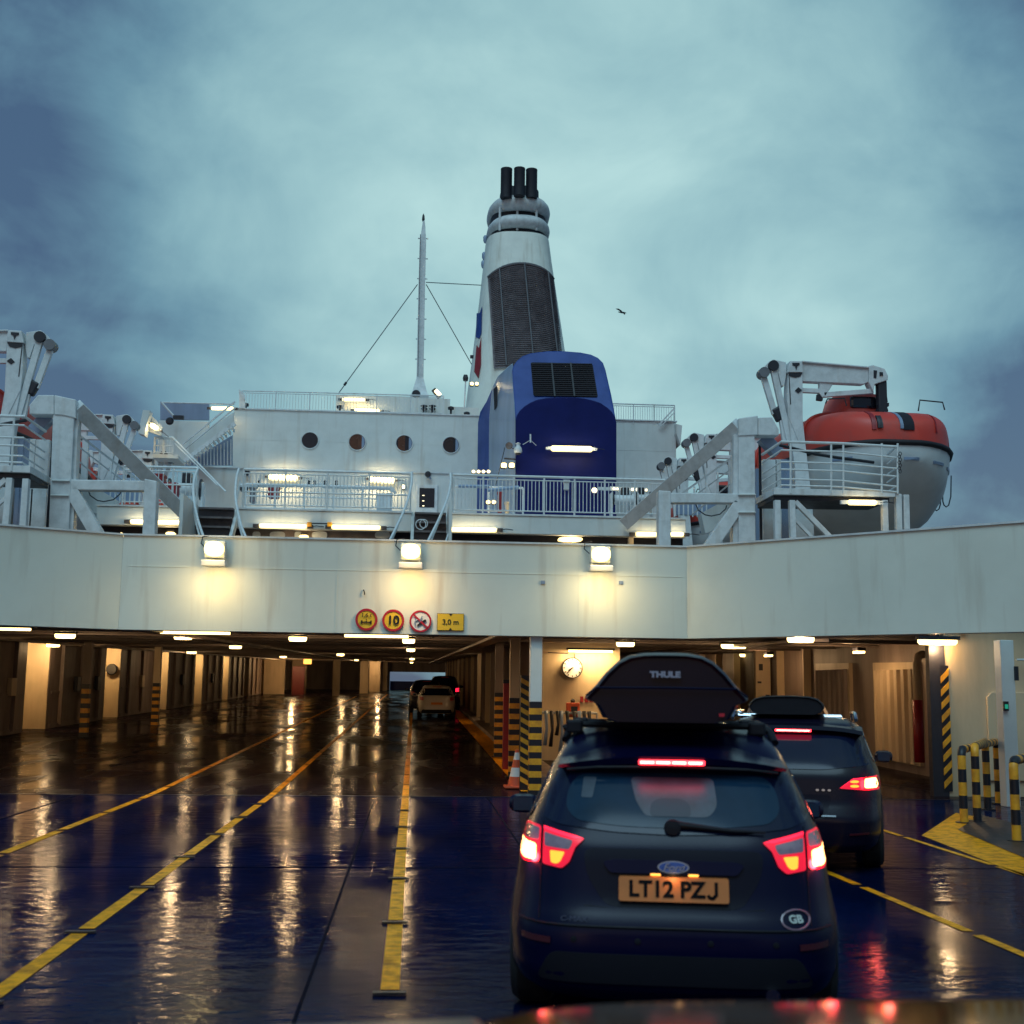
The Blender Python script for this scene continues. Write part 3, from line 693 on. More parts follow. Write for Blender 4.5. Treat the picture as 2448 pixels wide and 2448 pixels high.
# ================================================================ floodlights on the parapet
def flood(px, py, label, col):
    p = U(px, py, 21.7); t = empty('floodlight', (p.x, 21.85, p.z-.28), label, 'floodlight', 'floodlights on the parapet')
    x, z = p.x, p.z
    s = MB(); rg = []
    for f, y_ in ((.55,21.58),(.85,21.61),(1,21.66),(1,21.739)):
        rg.append([Vector((x+.165*f*math.copysign(abs(math.cos(a))**.8, math.cos(a)), y_, z+.13*f*math.copysign(abs(math.sin(a))**.8, math.sin(a)))) for a in (2*math.pi*i/32 for i in range(32))])
    s.rings(rg); s.build('lens', 'flood', t, smooth=60)
    s = MB(); s.box((x-.18,21.74,z-.145),(x+.18,21.93,z+.15)); s.build('housing', 'white2', t, bevel=.02)
    s = MB(); s.box((x-.21,21.62,z-.30),(x+.21,21.9,z-.20)); s.build('lower_box', 'signw', t, bevel=.015)
    s = MB(); s.beam((x-.15,21.8,z-.2),(x-.15,21.8,z-.1),.02); s.beam((x+.15,21.8,z-.2),(x+.15,21.8,z-.1),.02); s.build('bracket', 'white2', t)
    s = MB(); s.tube([(x-.17,21.9,z+.02),(x-.27,21.95,z+.12),(x-.25,21.97,z+.24),(x-.12,21.98,z+.26)], .01, 6); s.build('cable', 'dark', t)
    point((x, 21.50, z+.02), 17, col, r=.12, parent=t)
    point((x, 21.45, z-.32), 14, col, parent=t, kind='AREA', size=(.4,.1), rot=(R(12),0,0))
flood(512, 1312, 'leftmost parapet floodlight, below the left stair', (1,.74,.34))
flood(982, 1318, 'amber middle floodlight above the round signs', (1,.66,.28))
flood(1437, 1325, 'right floodlight on the parapet beyond the pillar', (1,.76,.36))

# ================================================================ signs on the parapet
YS = 21.96
def disc(name, c, r0, r1, y, m, t, seg=40):
    s = MB()
    k = [(c.x+r1*math.cos(2*math.pi*i/seg), c.z+r1*math.sin(2*math.pi*i/seg)) for i in range(seg)]
    if r0 == 0: s.prism(k, y-.006, y)
    else:
        kk = [(c.x+r0*math.cos(2*math.pi*i/seg), c.z+r0*math.sin(2*math.pi*i/seg)) for i in range(seg)]
        s.add([(x,y-.006,z) for x,z in k]+[(x,y-.006,z) for x,z in kk]+[(x,y,z) for x,z in k]+[(x,y,z) for x,z in kk],
              [(i,(i+1)%seg,seg+(i+1)%seg,seg+i) for i in range(seg)]+[(2*seg+i,2*seg+(i+1)%seg,(i+1)%seg,i) for i in range(seg)])
    return s.build(name, m, t)
def rsign(px, py, label, face, inner):
    c = U(px, py, YS); rr = 26/2960*22
    t = empty('round_sign', (c.x, 21.99, c.z-rr), label, 'sign')
    disc('backing_plate', c, 0, rr, YS+.03, 'dark', t)
    disc('sign_face', c, 0, rr*.99, YS+.012, face, t)
    disc('red_ring', c, rr*(.80 if face == 'signy' else .84), rr, YS, 'signr', t)
    def L(x, y, dy=-.012): return Vector((c.x+x*rr, YS+dy, c.z+y*rr))
    inner(t, c, rr, L)
def tm(txt, L, size, t, m='black', dy=-.01, bold=.004, shear=0):
    p = L
    return text_mesh(txt, size, m, 'lettering', t, Matrix.Translation(p-ORG[t.name]) @ Matrix.Rotation(math.pi/2, 4, 'X'), bold=bold, shear=shear)
def ax(t, c, rr, L):
    tm('1,6 t', L(0,.38), .10, t, bold=.001)
    s = MB(); s.beam(L(-.42,-.25), L(.42,-.25), .022, .004, up=(0,1,0))
    for x in (-.46,-.38,.38,.46): s.beam(L(x,-.42), L(x,-.08), .014, .004)
    s.beam(L(0,-.25), L(0,-.10), .012, .004); s.beam(L(-.04,-.02), L(.04,-.02), .018, .004)
    s.build('axle_symbol', 'black', t)
def ten(t, c, rr, L): tm('10', L(0,-.02), .215, t, bold=.006)
def smoke(t, c, rr, L):
    s = MB(); s.beam(L(-.28,-.42), L(-.05,-.26), .032, .004); s.build('cigarette_paper', 'dark', t)
    s = MB(); s.beam(L(-.05,-.26), L(.50,.10), .042, .004); s.build('cigarette', 'black', t)
    s = MB(); s.tube([L(-.42,-.38),L(-.52,-.1),L(-.40,.08),L(-.22,.12)], .010, 6); s.tube([L(0,-.05),L(-.02,.18),L(.10,.25),L(.12,.48)], .010, 6); s.build('smoke_symbol', 'palegrey', t)
    s = MB(); s.beam(L(-.62,.56,-.016), L(.62,-.56,-.016), .032, .004); s.build('red_slash', 'signr', t)
rsign(876, 1481, 'round yellow axle load sign reading 1,6 t with red rim', 'signy', ax)
rsign(940, 1483, 'round yellow sign reading 10 with red rim', 'signy', ten)
rsign(1005, 1485, 'round white no smoking sign with red slash', 'signw', smoke)
c = U(1077, 1487, YS); hw, hh = 32/2960*22, 20.5/2960*22
t = empty('height_sign', (c.x, 21.99, c.z-hh), 'rectangular yellow height sign reading 3,0 m', 'sign')
s = MB(); s.box((c.x-hw,YS+.01,c.z-hh),(c.x+hw,YS+.03,c.z+hh)); s.build('sign_border', 'dark', t)
s = MB(); s.box((c.x-hw+.008,YS,c.z-hh+.008),(c.x+hw-.008,YS+.009,c.z+hh-.008)); s.build('sign_face', 'signy', t)
text_mesh('3,0 m', .13, 'black', 'lettering', t, Matrix.Translation(Vector((c.x, YS-.004, c.z-.005))-ORG[t.name]) @ Matrix.Rotation(math.pi/2, 4, 'X'), bold=.002)
s = MB(); s.prism([(c.x-.03,c.z+hh-.009),(c.x+.03,c.z+hh-.009),(c.x,c.z+hh-.05)], YS-.006, YS-.001); s.prism([(c.x-.03,c.z-hh+.009),(c.x,c.z-hh+.05),(c.x+.03,c.z-hh+.009)], YS-.006, YS-.001); s.build('arrow_marks', 'black', t)
# ================================================================ upper decks
def pz(pts, Y): return [(U(a, b, Y).x, U(a, b, Y).z) for a, b in pts]
def pb(pts, Y, th, name, m, t, bevel=0): s = MB(); s.prism(pz(pts, Y), Y, Y+th); return s.build(name, m, t, bevel=bevel)
def rail(label, a, b, h, nbal=0, posts=4, bars=(.5,), r=.022, group=None, m='rail', bal_lo=.08, bal_hi=.9, parent=None):
    a = Vector(a); b = Vector(b); up = Vector((0,0,h))
    t = parent or empty('railing', (a+b)/2, label, 'railing', group)
    s = MB(); s.tube([a+up, b+up], r*1.25, 8); s.build('handrail', m, t, smooth=40)
    for f in bars:
        s = MB(); s.tube([a+up*f, b+up*f], r*.8, 6); s.build('mid_rail', m, t)
    for i in range(posts):
        p = a.lerp(b, i/(posts-1)); s = MB(); s.tube([p, p+up], r, 6); s.build('post', m, t)
    if nbal:
        s = MB()
        for i in range(nbal):
            p = a.lerp(b, (i+.5)/nbal); s.tube([p+up*bal_lo, p+up*bal_hi], r*.45, 5)
        s.tube([a+up*bal_lo, b+up*bal_lo], r*.7, 6); s.tube([a+up*bal_hi, b+up*bal_hi], r*.6, 6)
        s.build('balusters', m, t)
    return t

YF = 33.0
zf0, zf1 = U(850,1268,YF).z, U(850,1224,YF).z
def X_(px, Y=YF, py=1240): return U(px, py, Y).x
uf = empty('upper_deck_edge', (0, YF, zf0), 'pale deck edge band with tube lamps between the two stairs and beyond', 'deck edge')
for a_, b_ in ((230,462),(566,984),(1074,1640),):
    s = MB(); s.box((X_(a_),YF,zf0),(X_(b_),YF+.25,zf1)); s.build('edge_panel', 'white', uf, bevel=.02)
    s = MB(); s.box((X_(a_),YF-.03,zf1+.002),(X_(b_),YF+.1,zf1+.05)); s.build('kick_plate', 'white2', uf)
s = MB()
s.box((X_(230),YF+.26,zf0+.1),(X_(1640),58,zf1-.02)); uf_d = s.build('deck_slab', 'white2', uf)
# near-black sheet stands for the shade under the deck
rc = empty('under_deck_shade', (0, 37, zt_), 'dark sheet standing for shade beneath the upper deck with pale painted openings', 'recess')
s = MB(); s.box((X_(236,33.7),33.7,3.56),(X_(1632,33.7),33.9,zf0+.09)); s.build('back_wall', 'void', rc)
def oval(cx, cy, w_, h_, Y, name, m, t, th=.03):
    pts = []
    for k in range(20):
        a = 2*math.pi*k/20; pts.append((cx+w_/2*math.copysign(abs(math.cos(a))**.55, math.cos(a)), cy+h_/2*math.copysign(abs(math.sin(a))**.75, math.sin(a))))
    return pb(pts, Y, th, name, m, t)
for cx, w_ in ((613,19),(663,37),(713,18),(764,37),(914,36)):
    oval(cx, 1279, w_, 17, 33.60, 'pale_oval', 'white', rc)  # white plates stand for openings lit from beyond
pb([(583,1266),(943,1272),(943,1300),(590,1296)], 33.66, .015, 'brown_panel', 'inwalld', rc)
def oval_lamp(px, py, w_, Y, label, h_=9, e=6):
    p = U(px, py, Y); t = empty('oval_lamp', (p.x, Y, p.z-.04), label, 'lamp', 'oval lamps under the upper deck')
    oval(px, py, w_, h_, Y, 'diffuser', 'lamp', t, th=.2)
    s = MB(); hw = w_/2960*Y/2; s.box((p.x-hw*.7,Y+.02,p.z+h_/2960*Y/2),(p.x+hw*.7,Y+.18,p.z+h_/2960*Y/2+.06)); s.build('housing', 'dark', t)
    point((p.x,Y-.15,p.z-.1), e, parent=t)
oval_lamp(726, 1283, 22, 33.4, 'small oval lamp beneath the deck, left of the middle floodlight')
oval_lamp(1364, 1289, 58, 33.35, 'long oval lamp glowing beneath the deck above the right floodlight', h_=11)
oval_lamp(1352, 1301, 44, 33.45, 'lower oval lamp tucked behind the parapet by the right floodlight', h_=6)
oval_lamp(407, 1276, 22, 33.4, 'small oval lamp under the left deck beside the left floodlight')
oval_lamp(1530, 1309, 18, 33.4, 'tiny oval lamp under the deck by the right truss post', h_=7)
p = U(298, 1281, 33.4); t = empty('slanted_lamp', (p.x,33.4,p.z), 'short slanted lit lamp under the left deck', 'lamp')
s = MB(); s.beam(U(288,1276,33.4), U(308,1287,33.4), .09); s.build('diffuser', 'lamp', t); s = MB(); s.beam(U(288,1273,33.42), U(309,1284,33.42), .05); s.build('housing','dark',t)

def tube(px0, py0, px1, py1, Y, label, h_=12, e=18, ends=True, group=None, rot=0, mount='dark'):
    a = U(px0, py0, Y); b = U(px1, py1, Y); r_ = h_/2960*Y/2
    t = empty('tube_light', ((a.x+b.x)/2, Y, min(a.z, b.z)-r_), label, 'lamp', group)
    s = MB(); d = (b-a).normalized(); s.tube([a, a+d*r_*.5, b-d*r_*.5, b], [r_*.6, r_, r_, r_*.6], 12); s.build('diffuser', 'lamp', t, smooth=50)
    s = MB(); s.beam(a-d*.10+Vector((0,r_*.9,r_*.5)), b+d*.10+Vector((0,r_*.9,r_*.5)), .05, r_*1.1); s.build('housing', 'white2', t)
    if ends:
        s = MB(); s.box(a-d*.12-Vector((.05,.0,.04)), a-d*.02+Vector((0,.08,.05))); s.build('end_bracket', mount, t)
        s = MB(); s.box(b+d*.02-Vector((0,.0,.04)), b+d*.12+Vector((.05,.08,.05))); s.build('end_bracket', mount, t)
        s = MB(); s.tube([b+d*.1, b+d*.25+Vector((0,.03,.03)), b+d*.45+Vector((0,.06,.01))], .012, 5); s.build('cable', 'dark', t)
    m = (a+b)/2
    point((m.x, Y-.12-r_, m.z), e*.32, (1,.78,.42), parent=t, kind='AREA', size=((b-a).length, .12), rot=(R(62),0,0))
    return t
tube(620,1257,733,1259, YF-.12, 'long tube light on the deck edge, left of the pair between stairs')
tube(793,1260,909,1262, YF-.12, 'long tube light on the deck edge, right of the pair between stairs')
tube(1077,1266,1187,1267, YF-.12, 'long tube light on the deck edge right of the middle stair')
tube(312,1247,346,1248, YF-.12, 'short tube light left of the left truss post', e=9)
tube(370,1249,436,1249, YF-.12, 'tube light between the left truss post and left stair', e=12)
tube(1520,1277,1577,1278, YF-.12, 'tube light just left of the right truss post', e=9)
tube(1603,1277,1634,1278, YF-.12, 'short tube light just right of the right truss post', e=8)
b_ = empty('speaker_pair', U(763,1253,YF-.1), 'two small yellow beacons between the deck edge tubes', 'beacon')
for px in (740, 788):
    p = U(px,1254,YF-.1); s = MB(); s.box((p.x-.06,YF-.16,p.z-.06),(p.x+.06,YF-.02,p.z+.06)); s.build('beacon', 'yellow', b_, bevel=.01)
s = MB(); s.tube([U(744,1251,YF-.1), U(784,1252,YF-.1)], .02, 6); s.build('conduit', 'dark', b_)
# posts under deck
for px, nm in ((1509,'thin white post under the deck just left of the right truss'),(441,'thin white post under the deck by the left stair')):
    p = U(px,1270,YF); s = MB(); s.box((p.x-.07,YF+.02,3.6),(p.x+.07,YF+.16,zf0-.002)); tag(s.build('support_post', 'inwall', bevel=.01), nm, 'post')

# ---------------------------------------------------------------- deck railings with balusters
zd = zf1+.05
def pt(px, Y=YF, z=None): return (X_(px, Y), Y, zd if z is None else z)
hr = U(900,1130,YF).z-zd
rail('white railing with thin upright bars between the two curved stairs', pt(578), pt(980), hr, 46, 5, (.42,), r=.028)
rail('white railing with upright bars in front of the dark blue casing', pt(1080), pt(1590), hr, 58, 8, (), r=.028)
rail('white railing above the left tube lights beside the left stair', pt(290), pt(468), hr, 16, 4, (.55,), r=.028)
# second row of rails further aft
rail('second row railing behind the one between the stairs', (X_(585,38), 38, zd), (X_(935,38), 38, zd), U(700,1160,38).z-zd, 0, 6, (.25,.5,.75), r=.03)
rail('railing running behind the tall white railing bars at right', (X_(1085,37.5), 37.5, zd), (X_(1250,37.5), 37.5, zd), U(1100,1163,37.5).z-zd, 0, 3, (.5,), r=.03)
rail('far railing crossing in front of the cabin door', (X_(985,42), 42, zd), (X_(1075,42), 42, zd), 1.15, 12, 3, (.5,), r=.025)

# ---------------------------------------------------------------- the two stairs with curved rails
def stair(px0, px1, label, n=7):
    x0, x1 = X_(px0), X_(px1)
    yb, ztop = 30.0, zd
    t = empty('deck_stair', ((x0+x1)/2, 31.3, 3.56), label, 'stair')
    for i in range(n):
        z = ztop-.05-i*.28; y = YF-i*.27
        s = MB(); s.box((x0,y-.27,z-.05),(x1,y,z)); s.build('tread', 'tread', t)
        s = MB(); s.box((x0,y-.02,z-.28),(x1,y,z-.052)); s.build('riser', 'tread' if i%2 else 'grillebar', t)
    for x in (x0-.09, x1+.01):
        s = MB(); s.hexa([(x,YF-n*.27-.3,ztop-n*.28-.35),(x+.08,YF-n*.27-.3,ztop-n*.28-.35),(x+.08,YF+.2,ztop-.3),(x,YF+.2,ztop-.3),(x,YF-n*.27-.3,ztop-n*.28),(x+.08,YF-n*.27-.3,ztop-n*.28),(x+.08,YF+.2,ztop+.02),(x,YF+.2,ztop+.02)]); s.build('stringer', 'white', t)
    return t
def crail(pts, t, r=.034):
    'curved stair rail through picture-traced points with their own depths'
    P = [U(a, b, Y) for a, b, Y in pts]
    Q = []
    for i in range(len(P)-1):
        p0 = P[max(i-1,0)]; p1 = P[i]; p2 = P[i+1]; p3 = P[min(i+2,len(P)-1)]
        for k in range(6):
            u = k/6; Q.append(.5*((2*p1)+(p2-p0)*u+(2*p0-5*p1+4*p2-p3)*u*u+(3*p1-p0-3*p2+p3)*u**3))
    Q.append(P[-1])
    s = MB(); s.tube(Q, r, 8); return s.build('curved_rail', 'rail', t, smooth=True)
t1 = stair(470, 560, 'left deck stair with dark treads and outward curving rails')
crail([(474,1119,33),(466,1140,32.7),(462,1170,32.2),(465,1205,31.6),(473,1243,30.8),(487,1285,29.8),(496,1304,29.4)], t1)
crail([(468,1150,32.9),(462,1185,32.5),(463,1215,31.9),(470,1255,31.0),(483,1300,30)], t1, .024)
crail([(571,1121,33),(565,1145,32.7),(563,1185,32.2),(568,1220,31.5),(577,1258,30.6),(590,1290,29.8),(594,1302,29.6)], t1)
crail([(574,1150,33),(567,1190,32.5),(567,1220,32),(572,1255,31.2),(584,1300,30)], t1, .024)
t2 = stair(991, 1066, 'middle deck stair with curved white rails behind the amber floodlight')
crail([(984,1130,33),(983,1160,32.6),(972,1205,31.8),(950,1255,30.8),(925,1305,29.7)], t2)
crail([(981,1165,32.9),(970,1212,32),(952,1255,31.1),(933,1300,30)], t2, .024)
crail([(1077,1132,33),(1077,1155,32.7),(1070,1190,32),(1052,1235,31),(1030,1280,30),(1017,1306,29.4)], t2)
crail([(1073,1175,32.8),(1064,1210,32),(1048,1250,31),(1028,1300,29.9)], t2, .024)
crail([(1079,1240,32),(1072,1275,31),(1062,1303,30.2)], t2, .022)
s = MB(); P = U(1006,1254,31.5); s.tube([P+Vector((.13*math.cos(a),0,.13*math.sin(a))) for a in np.arange(0,6.2,.35)], .015, 6, closed=True); P = U(1013,1252,31.5); s.tube([P+Vector((.1*math.cos(a),0,.11*math.sin(a))) for a in np.arange(0,6.2,.35)], .012, 6, closed=True)
tag(s.build('coiled_hose', 'white2'), 'thin coiled hose loops on the middle stair', 'hose')
for px, nm, wl_ in ((484,'left',0),(1083,'right',0)): pass
# solid stair cheeks
for a_, b_, nm in ((462,470,'thin white panel left of the left stair'),(1069,1076,'thin white panel right of the middle stair')):
    s = MB(); s.box((X_(a_,32.4),30.5,3.57),(X_(b_,32.4),32.6,zf1)); tag(s.build('cheek_panel', 'white'), nm, 'panel')

# ---------------------------------------------------------------- deck equipment
def crate(px0, py0, px1, py1, Y, m, name, label, cat, d=.5, extra=None):
    a = U(px0, py1, Y); b = U(px1, py0, Y)
    t = empty(name, ((a.x+b.x)/2, Y+d/2, a.z), label, cat)
    s = MB(); s.box((a.x,Y,a.z),(b.x,Y+d,b.z)); s.build('body', m, t, bevel=.02)
    s = MB(); s.box((a.x-.02,Y-.02,b.z-.06),(b.x+.02,Y+d+.02,b.z+.01)); s.build('lid', m, t, bevel=.01)
    return t
crate(640,1160,666,1188,40,'red','red_locker','bright red locker on the deck under the left wall lamp','locker')
crate(377,1154,422,1182,34.5,'red','red_locker','wide dark red locker behind the left railing, lower one','locker')
crate(363,1133,390,1148,35,'red','red_locker','small dark red locker above the wide one at left','locker')
crate(573,1158,593,1172,41,'dark','vent_box','dark grey vent box at the left end of the second railing','box')
crate(596,1158,610,1200,41,'grillebar','ladder_rack','upright slatted rack beside the vent box','rack')
crate(900,1180,935,1216,36,'white2','white_locker','white locker at the right end behind the stair railing','locker')
crate(1190,1176,1201,1225,38,'red','red_hydrant','slim red hydrant cabinet before the casing corner','hydrant',d=.2)
crate(1348,1148,1361,1171,32.9,'white2','rail_box','small white control box mounted on the right railing','box',d=.1)
t = crate(1208,1200,1218,1230,37,'inwall','white_post_box','short cream post beside the red hydrant','post',d=.2)
# pipes along the second rail
s = MB(); s.tube([U(575,1160,38.2),U(760,1161,38.2),U(765,1157,38.2),U(775,1163,38.2),U(938,1168,38.2),U(945,1180,38.2)], .06, 8); tag(s.build('deck_pipe','white2',smooth=40),'long pipe along the second railing between the stairs','pipe')
t = empty('valve_group', U(738,1158,38), 'dark valves standing on the long deck pipe', 'valve')
for px in (619,738,752,777,804):
    p = U(px,1159,38.1); s = MB(); s.lathe([(.03,0),(.05,.06),(.03,.12),(.05,.16),(.01,.2)], (p.x,38.1,p.z-.05), 8); s.build('valve', 'dark', t)
s = MB(); s.tube([U(1094,1162,36),U(1170,1163,36)], .05, 8); s.tube([U(1165,1172,36),U(1240,1165,36)], .06, 8); tag(s.build('deck_pipe','palegrey'),'bent pipe behind the right railing by the funnel casing','pipe')

# ================================================================ superstructure
YW = 50.0
zs = U(850,1125,YW).z
ss = empty('superstructure', (1.6, YW, zd), 'pale superstructure block with round portholes behind the deck stairs', 'superstructure')
xl, xr = U(557,1050,YW).x, U(1616,1050,YW).x
ztL = U(560,978,YW).z
s = MB(); s.box((xl,YW,zs+.004),(xr,62,ztL)); s.build('upper_wall', 'white', ss)
xl2 = U(470,1150,YW).x
s = MB(); s.box((xl2,YW+.03,zd-1),(xr+.3,62,zs)); s.build('lower_wall', 'white', ss)
s = MB(); s.box((xl-.05,YW-.05,ztL+.002),(xr+.05,YW+.2,ztL+.05)); s.box((xl2,YW-.03,zs-.03),(xr,YW+.029,zs+.02)); s.build('wall_trim', 'white2', ss)
s = MB()
for x in np.arange(xl+1.6, xr-.5, 2.1): s.box((x,YW-.006,zs+.05),(x+.015,YW+.002,ztL-.03))
s.box((xl+.02,YW-.006,zs+1.15),(xr-.02,YW+.002,zs+1.165)); s.build('weld_seam', 'white', ss)
# wedge wall end at the right
s = MB(); s.prism(pz([(1612,1018),(1626,1022),(1622,1068),(1612,1040)], YW), YW-.4, YW+3); s.build('bulwark_wedge', 'white', ss)
for k, (px, py) in enumerate(((741,1053),(854,1057),(966.5,1060),(1078,1064))):
    c = U(px, py, YW); r_ = 20/2960*YW
    s = MB(); s.lathe([(r_,0),(r_*1.07,-.005),(r_*1.1,-.03),(r_*1.04,-.05),(r_*.97,-.03),(r_*.97,.03)], (c.x, YW, c.z), 36, 'Y')
    fr = s.build('porthole_frame', 'white2', ss, smooth=30)
    s = MB(); s.lathe([(r_*.97,-.028),(.001,-.029)], (c.x, YW, c.z), 36, 'Y'); s.build('glass', 'porthole' if k in (1,) else 'glassdark', fr)
    if k:
        # curtain seen behind the pane
        s = MB(); x0 = c.x-r_*.75 if k > 1 else c.x-r_*.8; x1 = c.x+r_*(.1 if k < 3 else .3)
        pts = [(x, c.z+math.sqrt(max(0,(r_*.93)**2-(x-c.x)**2))) for x in np.linspace(x0,x1,9)]
        pts += [(x, 2*c.z-z) for x, z in pts[::-1]]
        s.prism(pts, YW-.034, YW-.031); s.build('curtain', mat('porthole_curtain', (.10,.035,.02) if k != 3 else (.035,.02,.02), .25, var=.3), fr)
        s = MB(); x0 = c.x+r_*.55; pts = [(x, c.z+math.sqrt(max(0,(r_*.93)**2-(x-c.x)**2))) for x in np.linspace(x0,c.x+r_*.9,6)]; pts += [(x, 2*c.z-z) for x, z in pts[::-1]]
        s.prism(pts, YW-.034, YW-.031); s.build('curtain', 'palegrey', fr)
# door with its window
a = U(994,1225,YW); b = U(1047,1160,YW)
s = MB(); s.box((a.x,YW-.05,a.z),(b.x,YW+.02,b.z)); dr = s.build('door', 'white2', ss, bevel=.02)
a = U(1002,1213,YW); b = U(1039,1168,YW); s = MB(); s.box((a.x,YW-.07,a.z),(b.x,YW-.052,b.z)); s.build('window', 'glassdark', dr)
for py in (1185,1198,1210):
    p = U(1012,py,YW); s = MB(); s.box((p.x-.04,YW-.08,p.z-.012),(p.x+.04,YW-.072,p.z+.012)); s.build('interior_lamp', 'lampsmall', dr)
# roof railings
rail('thin railing on the superstructure roof, left stretch', U(577,980,YW), U(1060,992,YW), 1.10*U(577,934,YW).z*0+ (U(577,934,YW).z-U(577,980,YW).z), 70, 7, (.9,), r=.02, m='white2')
rail('thin railing on the roof right of the blue casing', U(1465,1012,YW), U(1613,1016,YW), U(1465,965,YW).z-U(1465,1012,YW).z, 26, 4, (.9,), r=.022, m='white2')
s = MB(); s.beam(U(1575,1016,YW-.2),U(1613,975,YW-.2),.06); s.beam(U(1583,1016,YW-.2),U(1613,985,YW-.2),.04); tag(s.build('rail_brace','white2'),'slanted brace at the right end of the roof railing','brace')
s = MB(); s.prism(pz([(572,930),(586,945),(586,978),(572,978)], YW), YW-.02, YW+.03); s.beam(U(572,934,YW-.03),U(584,955,YW-.03),.06); tag(s.build('rail_end_panel','white2'),'small end panel at the left of the roof railing','panel')
# house on the roof
rh = empty('roof_house', U(940,990,53), 'low white deckhouse on the roof beneath the mast', 'deckhouse')
s = MB(); s.prism(pz([(803,944),(1076,954),(1076,992),(803,988)], 52), 52, 56); s.build('house_wall', 'white', rh)
s = MB(); s.prism(pz([(1077,972),(1145,975),(1145,995),(1077,992)], 52), 52, 56); s.build('low_wall', 'white', rh)
for px in (1014,1034):
    p = U(px,980,51.8); s = MB(); s.lathe([(.10,-.16),(.05,-.05),(.15,.05),(.06,.12),(.17,.17),(.05,.22)], (p.x,51.8,p.z), 12); s.build('roof_vent', 'dark', rh, smooth=50)
for px, py in ((588,972),(812,977),(1078,980),(1116,993)):
    p = U(px,py,51.6); s = MB(); s.lathe([(.04,-.2),(.05,0),(.13,.02),(.13,.12),(.03,.16)], (p.x,51.6,p.z), 10); s.build('fitting', 'dark', rh)
tube(818,955,873,956, 51.8, 'tube light high on the roof house wall', h_=9, e=14)
tube(848,981,908,983, 51.8, 'glowing tube light low on the roof house', h_=11, e=30)
tube(505,976,558,977, 49.4, 'tube light over the outside stairway at left', h_=9, e=16)
tube(643,1140,712,1143, 49.7, 'bright wall tube light above the red locker', h_=17, e=80)
tube(882,1145,944,1149, 49.7, 'bright wall tube light near the middle stair', h_=17, e=80)
p = U(1043,939,51)
t = empty('spotlight', (p.x,51,p.z-.2), 'tilted lit spotlight beside the mast foot', 'spotlight')
s = MB(); s.beam(U(1036,931,51),U(1051,950,51),.18); s.build('housing', 'dark', t); s = MB(); s.beam(U(1041,933,50.85),U(1052,945,50.85),.14); s.build('lens', 'lampsmall', t)
s = MB(); s.beam(U(1050,948,51),U(1052,968,51),.04); s.build('stand', 'white2', t)
def cam_dome(px, py, Y, label, name='wall_fitting'):
    p = U(px,py,Y); t = empty(name, (p.x,Y,p.z), label, 'fitting')
    s = MB(); s.lathe([(.001,-.25),(.11,-.24),(.13,-.1),(.06,0)], (p.x,Y,p.z), 14, 'Y'); s.build('body','dark',t,smooth=50)
    s = MB(); s.beam((p.x+.05,Y-.12,p.z-.05),(p.x+.12,Y-.1,p.z-.2),.07); s.build('bracket','palegrey',t)
cam_dome(591,1131,YW,'small dark horn on the wall above the left stair top')
cam_dome(1023,1135,YW,'small dark horn on the wall above the cabin door')
p = U(964,1163,YW-.1); t = empty('bulkhead_lamp', (p.x,YW-.1,p.z), 'tiny round lit lamp left of the cabin door', 'lamp'); s = MB(); s.lathe([(.09,0),(.07,-.06),(.001,-.08)],(p.x,YW-.04,p.z),12,'Y'); s.build('diffuser','lampsmall',t)
s = MB(); s.lathe([(.12,0),(.12,.03)],(p.x,YW-.04,p.z),12,'Y'); s.build('base','dark',t)

# ---------------------------------------------------------------- outside stairway at the left of the block
st = empty('outside_stairway', U(490,1110,48), 'steep outside stairway with white side panels left of the superstructure', 'stair')
for (x0,y0),(x1,y1),w_,nm in (((437,1105),(562,1012),.16,'stringer'),((437,1062),(562,960),.05,'handrail'),((440,1075),(562,975),.04,'mid_rail')):
    s = MB(); s.beam(U(x0,y0,48),U(x1,y1,48),w_,.10); s.build(nm,'white2',st)
pb([(437,1062),(560,985),(560,1008),(437,1100)], 48.5, .05, 'side_panel', 'white', st)
for i in range(13):
    f = i/13; x = 443+f*117; y = 1105-f*88; s = MB(); s.box(U(x,y,47.6), U(x+11,y+3,48.4)); s.build('tread','white2',st)
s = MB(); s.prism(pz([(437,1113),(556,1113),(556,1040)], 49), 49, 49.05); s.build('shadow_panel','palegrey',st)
for i in range(14):
    s = MB(); x = 448+i*8; s.beam(U(x,1112,48.9),U(x,1108-(x-437)*.5,48.9),.04); s.build('grating_bar','white2',st)
# landing at left
ld = empty('stair_landing', U(400,1105,46), 'small railed landing with lit wall behind the left davits', 'landing')
s = MB(); s.prism(pz([(365,1085),(425,1087),(425,1096),(365,1094)], 45), 45, 46.5); s.build('platform','white',ld)
s = MB(); s.prism(pz([(380,1005),(498,1008),(498,1110),(380,1100)], 49.5), 49.5, 49.8); s.build('back_wall','white',ld)
s = MB(); s.prism(pz([(383,960),(500,964),(500,1004),(383,1003)], 51.5), 51.5, 51.6); s.build('upper_wall','palegrey',ld)
rail('',U(368,1085,45),U(413,1086,45),U(368,1045,45).z-U(368,1085,45).z,8,3,(.5,),r=.03,parent=ld)
s = MB(); s.beam(U(413,1045,45),U(540,1175,42),.05); s.beam(U(418,1060,45),U(520,1160,42),.04); s.build('sloping_rail','rail',ld)
s = MB(); s.tube([U(386,962,49),U(420,1000,49)],.05,6); s.tube([U(386,962,49),U(560,966,49)],.03,6); s.build('roof_rail','white2',ld)
s = MB(); p = U(425,1000,48.5); s.box((p.x-.15,48.3,p.z-.05),(p.x+.25,48.5,p.z+.08)); s.build('winch','dark',ld)
